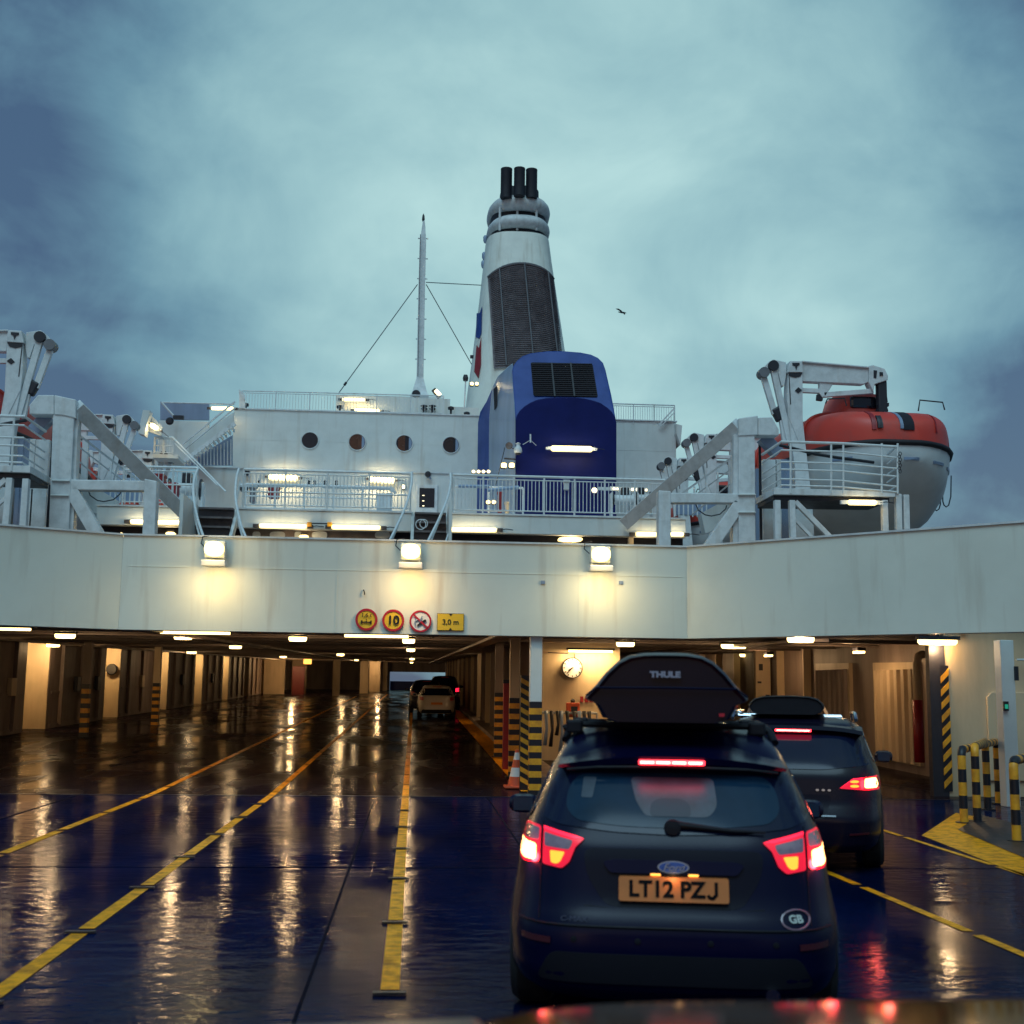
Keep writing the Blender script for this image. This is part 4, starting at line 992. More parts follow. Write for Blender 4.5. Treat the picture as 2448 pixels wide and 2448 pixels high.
s = MB(); p = U(407,1008,48.5); s.lathe([(.12,0),(.16,-.1),(.1,-.2)],(p.x,48.5,p.z),12,'Y'); s.build('horn','dark',ld)
s = MB(); s.prism(pz([(342,980),(358,981),(345,1040),(330,1035)], 44), 44, 44.5); s.build('slanted_screen','white',ld)
s = MB(); s.prism(pz([(359,990),(388,1020),(385,1042),(352,1030)], 44.6), 44.6, 44.8); s.build('lit_panel','white',ld)
tube(360,1014,378,1027,44.2,'short slanted lamp glowing behind the left davits',h_=12,e=30)

# ================================================================ mast with stays
YM = 56
YN = 57.0
ms = empty('mast', U(1003,950,YM), 'tall slim white mast with step rungs left of the funnel', 'mast')
a = U(1003,950,YM); b = U(1005,905,YM); c_ = U(1012,545,YM)
s = MB()
def sq(p, w_): return [p+Vector((w_*i, w_*j, 0)) for i, j in ((-1,-1),(1,-1),(1,1),(-1,1))]
s.rings([sq(U(1003,950,YM),.42), sq(U(1003,940,YM),.33), sq(U(1004,905,YM),.16), sq(U(1008,700,YM),.155), sq(U(1011,580,YM),.15), sq(U(1012,560,YM),.11), sq(U(1013,540,YM),.07), sq(U(1013,523,YM),.03)])
s.build('pole', 'white2', ms, bevel=.01)
for y in np.arange(572, 900, 48.):
    x = 1011.5-(y-572)*.022; p = U(x,y,YM); s = MB(); s.tube([p-Vector((.24,.1,0)), p+Vector((.24,-.1,0))], .03, 6); s.build('step_rung','white2',ms)
s = MB(); s.tube([U(1005,560,YM-.3),U(999,900,YM-.3)], .02, 6); s.build('ladder_rail','grillebar',ms)
s = MB(); p = U(1012,530,YM); s.lathe([(.04,0),(.07,.1),(.05,.3),(.01,.4)],(p.x,YM,p.z),10); s.build('masthead_lamp','dark',ms)
for (q0, q1, n) in (((998,680,YM),(808,942,YM),'stay'),((1019,680,YM),(1128,872,YN+2),'stay'),((1019,675,YM),(1152,682,YN+2),'stay')):
    s = MB(); s.tube([U(*q0), U(*q1)], .022, 5); s.build(n,'cable',ms)
s = MB(); s.tube([U(828,914,YM),U(823,921,YM)],.06,6); s.build('turnbuckle','dark',ms)
s = MB(); p = U(995,937,YM-1); s.lathe([(.16,-.1),(.2,.0),(.14,.1)],(p.x,YM-.6,p.z),12,'Y'); s.build('floodlight','dark',ms)
t = empty('signal_post', U(1110,980,51), 'thin post with a dark lamp head left of the casing', 'post')
s = MB(); s.tube([U(1110,975,51),U(1113,910,51)],.035,6); s.build('pole','white2',t); s = MB(); p = U(1113,904,51); s.lathe([(.1,-.12),(.12,0),(.08,.14)],(p.x,51,p.z),10); s.build('lamp_head','dark',t)

# ================================================================ funnel
fn = empty('funnel', U(1240,950,YN), 'tall leaning ship funnel with white band, grey rings and louvred face', 'funnel')
def sec(pl, pr_, py, dy=2.0, n=3.0, yc=YN+2.2, k=48, shift=0):
    'superelliptic section between two picture columns'
    a = U(pl, py, yc); b = U(pr_, py, yc); cx = (a.x+b.x)/2; w_ = (b.x-a.x)/2; z = (U(pl,py,YN).z+U(pr_,py,YN).z)/2
    return [Vector((cx+w_*math.copysign(abs(math.cos(t))**(2/n), math.cos(t)), yc+dy*math.copysign(abs(math.sin(t))**(2/n), math.sin(t)), z)) for t in (2*math.pi*i/k for i in range(k))]
s = MB(); s.rings([sec(1108,1366,1000,2.6), sec(1116,1358,930,2.6), sec(1128,1350,840,2.6), sec(1145,1330,700,2.4), sec(1156,1316,600,2.2), sec(1161,1310,551,2.1)])
s.build('casing', 'band', fn, smooth=50)
# louvred front: dark curved grille with bars
def front(px, py, off, rows=None):
    'point on the funnel front surface'
    T = (py-545)/(930-545); pl = 1161+(1116-1161)*T; pr_ = 1310+(1358-1310)*T; dy = 2.1+.5*T
    a = U(pl, py, YN+2.2); b = U(pr_, py, YN+2.2); cx = (a.x+b.x)/2; w_ = (b.x-a.x)/2
    x = U(px, py, YN).x; q = min(.999, abs((x-cx)/w_)); y = YN+2.2-dy*(1-q**3)**(1/3)
    return Vector((x, y-off, U(px, py, YN).z))
def gx(f, py):  # grille left/right by height
    l = 1166+(1180-1166)*(py-640)/260; r = 1326+(1350-1326)*(py-640)/210
    return l+(r-l)*f
NX, NZ = 16, 14
def gtop(f): return 632+ 24*(2*f-1)**2
s = MB(); k0 = []
for j in range(NZ+1):
    for i in range(NX+1):
        f = i/NX; py = gtop(f)+(885-gtop(f))*j/NZ; s.v.append(front(gx(f, py), py, .15))
for j in range(NZ):
    for i in range(NX): s.f.append([j*(NX+1)+i, j*(NX+1)+i+1, (j+1)*(NX+1)+i+1, (j+1)*(NX+1)+i]); s.m.append(0)
gr = s.build('louvred_grille', 'grille', fn, smooth=True)
s = MB()
for j in range(50):
    q = (j+.5)/50; s.tube([front(gx(f, gtop(f)+(880-gtop(f))*q), gtop(f)+(880-gtop(f))*q, .20) for f in np.linspace(.02,.98,12)], .028, 4)
s.build('louvre_slats', 'grille', gr)
for f in (.17,.545,.90):
    s = MB(); s.tube([front(gx(f, y), y, .26) for y in np.linspace(gtop(f)+2, 880, 10)], .035, 6); s.build('louvre_bar', 'grillebar', gr)
s = MB(); s.tube([front(gx(f, gtop(f)), gtop(f), .17) for f in np.linspace(0,1,14)], .05, 6); s.build('louvre_frame','grillebar',gr)
# dark core, two grey rings
s = MB(); s.rings([sec(1170,1303,560,1.8), sec(1172,1302,484,1.8)]); s.build('dark_core', 'brownpipe', fn, smooth=50)
for (l, r_, py, rr) in ((1162,1314,524,17),(1163,1315,480,20)):
    rd = rr/2960*YN
    ring = sec(l+rr, r_-rr, py, 1.95, 2.6)
    s = MB(); s.tube(ring, rd, 14, closed=True); s.build('grey_ring', 'white2', fn, smooth=True)
s = MB()
for px in (1196,1238,1284):
    p = U(px,505,YN); s.tube([(p.x,YN+.3,U(px,545,YN).z),(p.x,YN+.3,U(px,490,YN).z)], .06, 6)
s.build('ring_strut','white2',fn)
for px, py, ww, yy in ((1211,404,29,YN),(1241,409,28,YN-.3),(1271,406,29,YN),(1222,402,27,YN+2.2),(1260,404,27,YN+2.2)):
    p = U(px,py,YN); r_ = ww/2960*YN/2; zb_ = U(px,475,YN).z
    s = MB(); s.lathe([(r_,zb_-p.z),(r_,-.06),(r_*1.03,-.04),(r_*1.0,0),(r_*.85,0),(r_*.85,-.4)], (p.x,yy,p.z), 20); s.build('exhaust_pipe','brownpipe',fn,smooth=40)
s = MB(); p = U(1242,460,YN); s.rings([sec(1196,1287,480,1.2), sec(1196,1287,424,1.2)]); s.build('pipe_base','brownpipe',fn)
# coloured emblem running down the left edge: slanting blue and red patches
def side_pt(py, u, off=.02):
    T = (py-545)/(930-545); pl = 1161+(1116-1161)*T; a = U(pl, py, YN)
    return a.x+(U(1310+(1358-1310)*T,py,YN).x-a.x)*.0
def emblem(poly, m, nm):
    s = MB(); pts = []
    for px, py in poly: pts.append(front(px, py, .10))
    bb = [p+Vector((0,.05,0)) for p in pts]; n = len(pts); s.add(pts+bb, [tuple(range(n))]+[(i,(i+1)%n,(i+1)%n+n,i+n) for i in range(n)]); s.build(nm, m, fn)
emblem([(1144,722),(1149,735),(1154,722),(1152,790),(1147,802),(1140,790)], 'blue', 'blue_emblem')
emblem([(1141,815),(1146,826),(1151,800),(1150,870),(1144,902),(1135,880)], 'red', 'red_emblem')
for px, py in ((1154,572),(1151,612),(1149,632)):
    p = U(px+6, py, YN+2); s = MB(); s.lathe([(.05,-.2),(.10,-.08),(.10,.12),(.05,.2)], p, 10); s.build('cable_drum','palegrey',fn,smooth=50)
s = MB(); p = U(1128,853,YN-.2); s.box((p.x-.08,YN-.3,p.z-.06),(p.x+.08,YN-.1,p.z+.06)); s.build('wall_box','dark',fn)

# ================================================================ blue casing in front of the funnel
YC = 43.0
bc = empty('blue_casing', (U(1353,1230,YC).x, YC, zd-.5), 'rounded blue casing before the funnel, painted darker on its shaded face and brighter on its sky-lit louvred top', 'casing')
arch = [(1233,1240),(1233,1003),(1236,992),(1243,981),(1254,971),(1268,962),(1285,955),(1307,951),(1330,949.5),(1352,949),(1374,949.5),(1396,952),(1418,957),(1436,963),(1452,974),(1463,984),(1471,997),(1474,1010),(1474,1245)]
pb(arch, YC, 8.5, 'lower_casing', 'darkblue', bc, bevel=.03)
top = [(1232,1004),(1224,886),(1228,873),(1236,862),(1249,851),(1268,844),(1310,839),(1350,839),(1388,842),(1413,847),(1430,855),(1442,867),(1448,884),(1462,945),(1474,1010)]
def slant(py): return YC+.06+(1010-py)/170*1.5
fr = [U(a, b, slant(b)) for a, b in top]
back = [Vector((p.x+(.1 if p.x < 4.9 else -.1), 52, p.z-.2)) for p in fr]
s = MB(); n = len(fr); s.add(fr+back, [tuple(range(n)), tuple(range(2*n-1,n-1,-1))]+[(i,i+n,(i+1)%n+n,(i+1)%n) for i in range(n)])
s.build('upper_casing', 'blue', bc, bevel=.04)  # brighter blue puts the sky light on the sloping top into the colour
gq = [(1269,868),(1272,866),(1412,869),(1417,873),(1429,946),(1427,950),(1278,946),(1275,943)]
fr = [U(a, b, slant(b)-.03) for a, b in gq]; s = MB(); bb = [p+Vector((0,.2,0)) for p in fr]; n = len(fr)
s.add(fr+bb, [tuple(range(n))]+[(i,(i+1)%n,(i+1)%n+n,i+n) for i in range(n)]); gg = s.build('grille', 'void', bc)
s = MB()
for j in range(17):
    f = (j+.5)/17; py = 868+f*79; l = 1270+f*7; r_ = 1415+f*13; s.beam(U(l,py,slant(py)-.06),U(r_,py+f*2,slant(py)-.06),.035,.05)
s.build('grille_slats', 'dark', gg)
for f in (.33,.64):
    s = MB(); s.beam(U(1270+147*f,868,slant(868)-.09),U(1276+152*f,948,slant(948)-.09),.06); s.build('grille_bar','dark',gg)
# pale left flank with blue rear strip
def flank(poly, m, nm, th=.03):
    s = MB(); P = [U(a, b, Y) for a, b, Y in poly]; bb = [p+Vector((-.0,.08,0)) for p in P]; n = len(P)
    s.add(P+bb, [tuple(range(n))]+[(i,(i+1)%n,(i+1)%n+n,i+n) for i in range(n)]); return s.build(nm, m, bc)
flank([(1232,1245,YC+.05),(1232,1004,YC+.1),(1223,884,YC+1.2),(1226,868,YC+1.4),(1213,878,45.6),(1190,900,47),(1178,925,47.6),(1170,1000,48),(1168,1245,48)], 'palegrey', 'flank_panel')
flank([(1167.5,1245,48.1),(1169.5,1000,48.1),(1177,928,47.8),(1163,960,48.8),(1148,985,49.4),(1143,1010,49.7),(1140,1245,49.7)], 'blue', 'rear_strip')
flank([(1189,920,46.6),(1189,972,46.6),(1182,980,46.9),(1180,930,46.9)], 'void', 'slot')
flank([(1190,995,46.6),(1190,1035,46.6),(1186,1038,46.8),(1186,1000,46.8)], 'void', 'slot')
s = MB(); s.box((U(1233,1225,YC).x+.003,YC-.012,U(1350,1180,YC).z),(U(1474,1225,YC).x-.003,YC-.001,U(1350,1178,YC).z)); s.build('casing_seam','darkblue',bc)
tube(1317,1072,1416,1074, YC-.35, 'bright tube light on the front of the dark blue casing', h_=15, e=40, mount='white2')
t = empty('camera_dome', U(1239,1078,YC-.5), 'white camera dome on the left corner of the dark blue casing', 'camera')
p = U(1239,1078,YC-.5); s = MB(); s.lathe([(.12,-.06),(.15,0),(.13,.12),(.07,.2),(.07,.26),(.10,.28),(.02,.32)],(p.x,YC-.4,p.z),16); s.build('dome','white2',t,smooth=50); s = MB(); s.lathe([(.08,-.12),(.1,-.061)],(p.x,YC-.4,p.z),14); s.build('lens','dark',t)
s = MB(); s.tube([U(1250,1063,YC-.2),U(1268,1052,YC-.2),U(1282,1065,YC-.2)],.012,5); s.tube([U(1268,1058,YC-.2),U(1268,1038,YC-.2)],.03,6); s.build('aerial','white2',t)
t = empty('round_horn', U(1216,1068,YC), 'round brass coloured horn beside the camera dome', 'horn')
p = U(1216,1068,YC); s = MB(); s.lathe([(.001,-.2),(.11,-.25),(.13,-.2),(.05,.0)],(p.x,YC,p.z),16,'Y'); s.build('horn_bell','tread',t,smooth=50)
s = MB(); s.tube([U(1224,1072,YC),U(1236,1074,YC)],.02,5); s.build('bracket','dark',t)
def twin(px, py, Y, w_, label, k=2):
    p = U(px,py,Y); t = empty('twin_floodlight', (p.x,Y,p.z-.15), label, 'floodlight')
    for i in range(k):
        q = U(px+(i-.5*(k-1))*w_, py, Y); r_ = .34*w_/2960*Y
        s = MB(); s.box((q.x-r_,Y-.02,q.z-r_*.9),(q.x+r_,Y+.06,q.z+r_*.9)); s.build('lens','flood' if k == 2 else 'lampsmall',t,bevel=.04)
        s = MB(); s.box((q.x-r_*1.1,Y+.061,q.z-r_),(q.x+r_*1.1,Y+.25,q.z+r_*1.1)); s.build('housing','dark',t)
    point((p.x,Y-.3,p.z-.05), 12, (1,.8,.45), parent=t)
twin(1214,1112,42.6,19,'twin floodlight above the red hydrant')
twin(1174,1200,37,14,'twin tilted floodlight low behind the right railing')
twin(1134,917,50,12,'bright twin floodlight at the funnel foot')
twin(1150,1127,44,12,'row of four small lamps above the stair railing',4)
s = MB(); s.beam(U(1205,1096,42.8),U(1232,1098,42.8),.05); s.beam(U(1207,1070,42.9),U(1185,1160,42.4),.03); tag(s.build('lamp_bracket','dark'),'dark bracket wire holding the twin floodlight','bracket')
# horizontal ladder-like fitting right of the casing and small machinery
lt = empty('light_rack', U(1505,1170,40), 'white slotted light rack beside the casing with a glow', 'rack')
s = MB(); s.beam(U(1458,1168,40),U(1553,1172,40),.14,.10); s.build('rack_frame','white2',lt)
for i in range(4):
    s = MB(); a_ = 1463+i*23; s.beam(U(a_,1168+i,39.93),U(a_+15,1168.5+i,39.93),.06,.02); s.build('lit_slot','lampsmall',lt)
s = MB(); s.beam(U(1430,1168,40),U(1457,1169,40),.10); s.build('end_piece','white2',lt)
s = MB(); p = U(1421,1172,42.9); s.lathe([(.1,0),(.07,-.06),(.001,-.08)],(p.x,42.9,p.z),12,'Y'); tag(s.build('small_round_lamp','lampsmall'),'small round lit lamp low on the blue casing','lamp')
def winch(px, py, Y, sc, label):
    p = U(px,py,Y); t = empty('deck_winch', (p.x,Y,zd), label, 'winch')
    s = MB(); s.tube([(p.x-.35*sc,Y,p.z),(p.x+.35*sc,Y,p.z)],.16*sc,12); s.build('drum','white2',t,smooth=40)
    for dx in (-.38,.38): s = MB(); s.lathe([(.26*sc,-.03),(.26*sc,.03)],(p.x+dx*sc,Y,p.z),14,'X'); s.build('drum_flange','dark',t)
    s = MB(); s.box((p.x-.45*sc,Y-.2,zd),(p.x-.40*sc,Y+.2,p.z+.2)); s.box((p.x+.40*sc,Y-.2,zd),(p.x+.45*sc,Y+.2,p.z+.2)); s.build('frame','white2',t)
    s = MB(); s.box((p.x-.1*sc,Y-.1,p.z+.15*sc),(p.x+.15*sc,Y+.1,p.z+.4*sc)); s.build('motor','dark',t,bevel=.03)
winch(1492,1195,39,1.0,'small white deck winch between casing and right truss')
winch(1530,1192,39.5,.9,'second deck winch, nearer to the right truss')
winch(443,1170,36,1.2,'white and dark deck winch behind the left stair rail')
# ================================================================ steel trusses (mirror pair)
def tz(pts, Y, th, nm, m, t, bevel=.02): return pb(pts, Y, th, nm, m, t, bevel)
YT = 29.5
def beam_px(a, b, w_, Y, nm, m, t, d=None, Y2=None):
    s = MB(); s.beam(U(*a, Y), U(*b, Y2 or Y), w_, d or w_, up=(0,1,0)); return s.build(nm, m, t, bevel=.012)
K = YT/2960
tr = empty('steel_truss', (U(1785,1300,YT).x, YT, 3.56), 'right white steel truss with tall box column and sloping beam', 'truss')
tz([(1766,1000),(1804,1002),(1807,1320),(1766,1320)], YT, .35, 'column', 'white2', tr)
s = MB(); s.prism(pz([(1754,1040),(1766,1040),(1766,1320),(1752,1320)], YT+.1), YT+.1, YT+.4); s.build('column_flange','white2',tr)
tz([(1766,1000),(1812,993),(1812,1040),(1766,1042)], YT-.03, .42, 'head_box', 'white2', tr)
tz([(1813,998),(1846,997),(1862,1026),(1862,1041),(1813,1040)], YT-.03, .42, 'head_arm', 'white2', tr)
beam_px((1766,1016),(1496,1250),.34,YT+.18,'sloping_beam','white2',tr,.34,Y2=32.7)
tz([(1575,1177),(1766,1180),(1768,1202),(1603,1202),(1575,1200)], YT+.01, .3, 'cross_beam', 'white2', tr)
tz([(1575,1172),(1604,1174),(1604,1320),(1575,1320)], YT-.02, .34, 'front_post', 'white2', tr)
beam_px((1766,1205),(1692,1315),.30,YT+.16,'knee_brace','white2',tr)
tz([(1766,1180),(1808,1180),(1808,1184),(1766,1184)], YT-.06, .45, 'stiffener', 'white', tr)
tz([(1766,1223),(1808,1223),(1808,1226),(1766,1226)], YT-.06, .45, 'stiffener', 'white', tr)
beam_px((1822,1045),(1860,1085),.30,YT+.5,'bracket_arm','palegrey',tr)
tl = empty('steel_truss', (U(150,1300,YT).x, YT, 3.56), 'left white steel truss with tall box column and sloping beam', 'truss')
tz([(128,946),(179,960),(163,1290),(115,1290)], YT, .35, 'column', 'white2', tl)
s = MB(); s.prism(pz([(180,965),(188,975),(174,1290),(164,1290)], YT+.1), YT+.1, YT+.4); s.build('column_flange','white2',tl)
tz([(130,944),(181,955),(181,1000),(153,993),(130,991)], YT-.03, .42, 'head_box', 'white2', tl)
tz([(129,944),(90,944),(70,968),(70,990),(129,991)], YT-.03, .42, 'head_arm', 'white2', tl)
beam_px((182,972),(452,1238),.34,YT+.18,'sloping_beam','white2',tl,.34,Y2=32.7)
tz([(165,1146),(345,1149),(345,1173),(178,1171),(165,1170)], YT+.01, .3, 'cross_beam', 'white2', tl)
tz([(345,1144),(375,1150),(369,1300),(339,1300)], YT-.02, .34, 'front_post', 'white2', tl)
beam_px((172,1172),(240,1290),.30,YT+.16,'knee_brace','white2',tl)
tz([(122,1146),(166,1147),(166,1151),(122,1150)], YT-.06, .45, 'stiffener', 'white', tl)
tz([(119,1182),(164,1183),(164,1186),(119,1185)], YT-.06, .45, 'stiffener', 'white', tl)
beam_px((118,995),(82,1032),.30,YT+.5,'bracket_arm','palegrey',tl)

# ================================================================ davits
YD = 31.0
XD, ZD = U(1897,870,YD).x, 0
def DV(px, py): p = U(px, py, YD); return Vector((p.x-XD, 0, p.z))
def davit(label, s_, Y, full=True):
    'boat davit facing outboard: s_ = 1 starboard, -1 port'
    x0 = XD if s_ > 0 else -XD-.22
    t = empty('boat_davit', (x0, Y, 3.6), label, 'davit', 'lifeboat davits')
    def P(px, py, dy=0): q = DV(px, py); return Vector((x0+s_*q.x, Y+dy, q.z))
    def pr2(pts, y0, y1, nm, m='white2', bevel=.015): s = MB(); s.prism([(P(a,b).x,P(a,b).z) for a,b in pts], Y+y0, Y+y1); return s.build(nm, m, t, bevel=bevel)
    def bm2(a, b, w_, dy, nm, m='white2', d=.12): s = MB(); s.beam(P(*a,dy), P(*b,dy), w_, d); return s.build(nm, m, t, bevel=.01)
    pr2([(1880,895),(1914,895),(1914,1060),(1905,1062),(1880,1000),(1877,960)], -.18, .18, 'post')
    pr2([(1877,895),(1883,868),(1912,868),(1914,895)], -.22, .22, 'post_head')
    pr2([(1880,1000),(1914,1000),(1938,1210),(1945,1330),(1900,1330),(1896,1120)], -.16, .16, 'lower_leg')
    hp = pr2([(1888,873),(1905,873),(1905,878),(1900,880),(1897,889),(1894,880),(1888,878)], -.24, -.221, 'pin_cover', 'dark', 0)
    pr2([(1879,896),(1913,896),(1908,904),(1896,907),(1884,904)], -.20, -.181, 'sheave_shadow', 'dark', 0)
    pr2([(1880,900),(1882,900),(1886,970),(1884,971)], -.19, -.181, 'slot', 'dark', 0)
    pr2([(1877,868),(1846,861),(1837,866),(1836,880),(1846,885),(1858,895),(1866,925),(1872,925),(1877,900)], -.10, .10, 'link_head')
    for a, b in ((1846,877),(1824,893)):
        q = P(a,b); s = MB(); s.lathe([(.14,-.16),(.14,.16)],(q.x,Y,q.z),14,'Y'); s.build('link_pin','dark' if a == 1846 else 'grillebar',t)
    bm2((1844,872),(1822,894),.20,0,'link_plate'); bm2((1824,897),(1852,990),.15,0,'strut'); bm2((1847,884),(1885,1055),.16,-.05,'strut')
    s = MB(); s.beam(P(1852,975,.02),P(1868,1005,.02),.26,.2); s.build('winch_drum','dark',t,bevel=.05)
    bm2((1868,1005),(1876,1060),.12,0,'cylinder')
    if full:
        pr2([(1913,868),(2072,882),(2072,916),(2060,921),(1916,914)], -.12, .12, 'boom')
        pr2([(1913,866),(2072,880),(2072,884),(1913,870)], -.18, .18, 'boom_flange')
        pr2([(2072,878),(2082,876),(2110,885),(2118,902),(2117,912),(2086,922),(2083,940),(2072,918)], -.16, .16, 'boom_head')
        pr2([(2083,889),(2091,890),(2089,908),(2083,906)], -.18, -.161, 'slot', 'dark', 0)
        pr2([(2097,893),(2105,894),(2105,902),(2097,902)], -.18, -.161, 'slot', 'dark', 0)
        pr2([(1957,913),(1990,918),(1972,948),(1964,952),(1958,944)], -.08, .08, 'boom_gusset')
        bm2((1914,934),(1960,936),.12,-.02,'lower_link'); bm2((1968,945),(2086,936),.13,-.02,'lower_link')
        bm2((1952,950),(1966,952),.16,0,'pivot','dark')
        s = MB(); s.beam(P(2106,912),P(2108,980),.24,.24); s.build('hook_block','dark',t,bevel=.03)
        s = MB(); s.beam(P(2098,920),P(2097,945),.07); s.beam(P(2114,925),P(2119,962),.06); s.beam(P(2096,965),P(2124,968),.09); s.lathe([(.13,-.15),(.13,.15)],P(2107,984),12,'Y'); s.build('hook_linkage','dark',t)
        s = MB(); s.tube([P(2104,980),P(2101,1010),P(2110,1012)],.05,6); s.build('fall_cable','dark',t)
        pr2([(1903,930),(1912,937),(1903,944),(1895,938)], -.2, -.181, 'eye_plate', 'dark', 0)
    return t
davit('right nearest davit, tall white boom holding the orange lifeboat', 1, 31)
davit('second davit on the right, half hidden behind the sloping beam', 1, 40.3)
davit('third davit on the right, smallest behind the truss', 1, 44.6)
davit('left nearest davit, cut by the left frame edge', -1, 30.6)
davit('second davit on the left behind the sloping beam', -1, 40.0)
davit('third davit on the left, smallest and furthest', -1, 46.0)

# ================================================================ lifeboats
def lifeboat(xc, ya, yb, zg, label, s_=1):
    t = empty('lifeboat', (xc, (ya+yb)/2, zg-2.2), label, 'lifeboat', 'orange and white lifeboats')
    L = yb-ya; NB = 2.3
    def half(u):  # plan half width along 0..1, blunt near end
        return NB*(max(0, 1-abs(2*u-1)**3.2))**.42
    us = [0.004,.012,.03,.06,.10,.16,.24,.34,.46,.58,.70,.80,.88,.94,.975,.99]
    def g(u): return zg+.08*abs(2*u-1)**2.2
    def keel(u): return zg-2.05+1.75*abs(2*u-1)**3.5
    rings = []; 
    for u in us:
        y = ya+L*u; h = half(u); k = keel(u); zz_ = g(u); r = []
        for j in range(25):
            v = -1+2*j/24; a = abs(v)
            x = h*(math.sin(a*math.pi/2)**.80)*(1-.08*(1-a)); z = k+(zz_-k)*(a**3.0)
            r.append(Vector((xc+math.copysign(x, v), y, z)))
        rings.append(r)
    s = MB(); s.rings(rings); s.build('hull', 'hull', t, smooth=50)
    # fender around the gunwale
    for sg in (1,):
        path = [Vector((xc+half(u)*1.01, ya+L*u, g(u)+.02)) for u in us]+[Vector((xc-half(u)*1.01, ya+L*u, g(u)+.02)) for u in us[::-1]]
        s = MB(); s.tube(path, .075, 8, closed=True); s.build('fender', 'fender', t, smooth=True)
    rings = []
    for u in us:
        y = ya+L*u; h = half(u)*.985; zz_ = g(u)+.05; H = (1.20-.12*abs(2*u-1)**2)*min(1, (max(0,1-abs(2*u-1)**5))**.30+.02); r = []
        for j in range(25):
            a = math.pi*j/24; c_, s1 = math.cos(a), math.sin(a)
            r.append(Vector((xc+h*math.copysign(abs(c_)**.36, c_), y+ (.0), zz_+H*abs(s1)**.50)))
        rings.append(r)
    s = MB(); s.rings(rings); cn = s.build('canopy', 'orange', t, smooth=60)
    # raised ribs across the canopy end, dark patch for the shade in the hook well
    s = MB()
    def cpt(u, j, o=.02):
        i = min(range(len(us)), key=lambda q: abs(us[q]-u)); a = math.pi*j/24; y = ya+L*us[i]; h = half(us[i])*.985+o; zz_ = g(us[i])+.05; H = 1.20*min(1,(max(0,1-abs(2*us[i]-1)**5))**.30+.02)-.12*abs(2*us[i]-1)**2+o
        return Vector((xc+h*math.copysign(abs(math.cos(a))**.36, math.cos(a)), y, zz_+H*abs(math.sin(a))**.50))
    for u in (.16,.46,.70): s = MB(); s.tube([cpt(u, j) for j in np.linspace(0.5,23.5,24)], .05, 6); s.build('canopy_rib', 'orange', cn, smooth=True)
    def cf(x, z, o=0):
        for u in np.linspace(.0045, .3, 260):
            h = half(u)*.985; q = abs(x)/h
            if q < 1 and z <= g(u)+.05+(1.20-.12*abs(2*u-1)**2)*min(1,(max(0,1-abs(2*u-1)**5))**.30+.02)*(math.sqrt(1-q**(2/.36)))**.50: return ya+L*u-o
        return ya+L*.3-o
    def hf(x, z, o=0):
        for u in np.linspace(.0045, .5, 400):
            k_ = keel(u); gg_ = g(u)
            if z > k_:
                a = min(1, ((z-k_)/(gg_-k_))**(1/3.0)) 
                if half(u)*(math.sin(a*math.pi/2)**.80)*(1-.08*(1-a)) >= abs(x): return ya+L*u-o
        return ya+L*.5
    def fp(x0, x1, z0, z1, fn, nm, m, o=.04, par=t, top=None):
        s = MB(); n1_, n2_ = 6, 8; P = []
        for oo in (o, o-.05):
            for j in range(n2_+1):
                for i in range(n1_+1):
                    x = x0+(x1-x0)*i/n1_; z = z0+(z1-z0)*j/n2_; P.append(Vector((xc+x, fn(x, z, oo), z)))
        W1 = n1_+1; N1 = W1*(n2_+1); F_ = []
        for j in range(n2_):
            for i in range(n1_): a = j*W1+i; F_ += [(a,a+1,a+1+W1,a+W1),(a+N1,a+W1+N1,a+1+W1+N1,a+1+N1)]
        rg = list(range(W1))+[j*W1+n1_ for j in range(1,n2_+1)]+[n2_*W1+i for i in range(n1_-1,-1,-1)]+[j*W1 for j in range(n2_-1,0,-1)]
        F_ += [(a,b,b+N1,a+N1) for a, b in zip(rg, rg[1:]+rg[:1])]
        s.add(P, F_); return s.build(nm, m, par, smooth=40)
    yw = ya+.02
    fp(.06,.34,zg+.42,zg+1.22,cf,'hook_well','void')
    fp(-.02,.06,zg+.45,zg+1.2,cf,'well_edge','palegrey')
    fp(-.72,-.62,zg+.42,zg+1.18,cf,'panel_groove','red'); fp(1.0,1.05,zg+.42,zg+1.1,cf,'panel_groove','red',o=.02)
    fp(-.55,-.12,zg+1.12,zg+1.24,cf,'grey_cover','palegrey',o=.06)
    fp(-.60,-.48,zg+.45,zg+.80,cf,'release_gear','dark',o=.08)
    # steering cupola
    yc_ = ya+L*.22; zc = zg+1.2
    def cup(f, zz_, dy=0): return [Vector((xc-.35+f*.75*math.copysign(abs(math.cos(a))**.6, math.cos(a)), yc_+dy+f*.9*math.copysign(abs(math.sin(a))**.6, math.sin(a)), zz_)) for a in (2*math.pi*i/24 for i in range(24))]
    s = MB(); s.rings([cup(1.0,zc-.2), cup(.98,zc+.2), cup(.85,zc+.55), cup(.6,zc+.66)]); s.build('cupola', 'orange', t, smooth=50)
    s = MB(); s.box((xc-.72,yc_-.935,zc+.12),(xc+.02,yc_-.80,zc+.45)); s.build('cupola_window', 'glassdark', t, bevel=.08)
    s = MB(); s.tube([(xc-1.7,ya+.7,zg+1.2),(xc-1.65,ya+.7,zg+1.32),(xc-1.2,ya+.7,zg+1.35),(xc-1.15,ya+.7,zg+1.15)], .02, 5)
    s.tube([(xc+.7,ya+.6,zg+1.05),(xc+.75,ya+.6,zg+1.34),(xc+1.35,ya+.6,zg+1.30),(xc+1.4,ya+.6,zg+1.1)], .02, 5); s.build('grab_rail', 'dark', t)
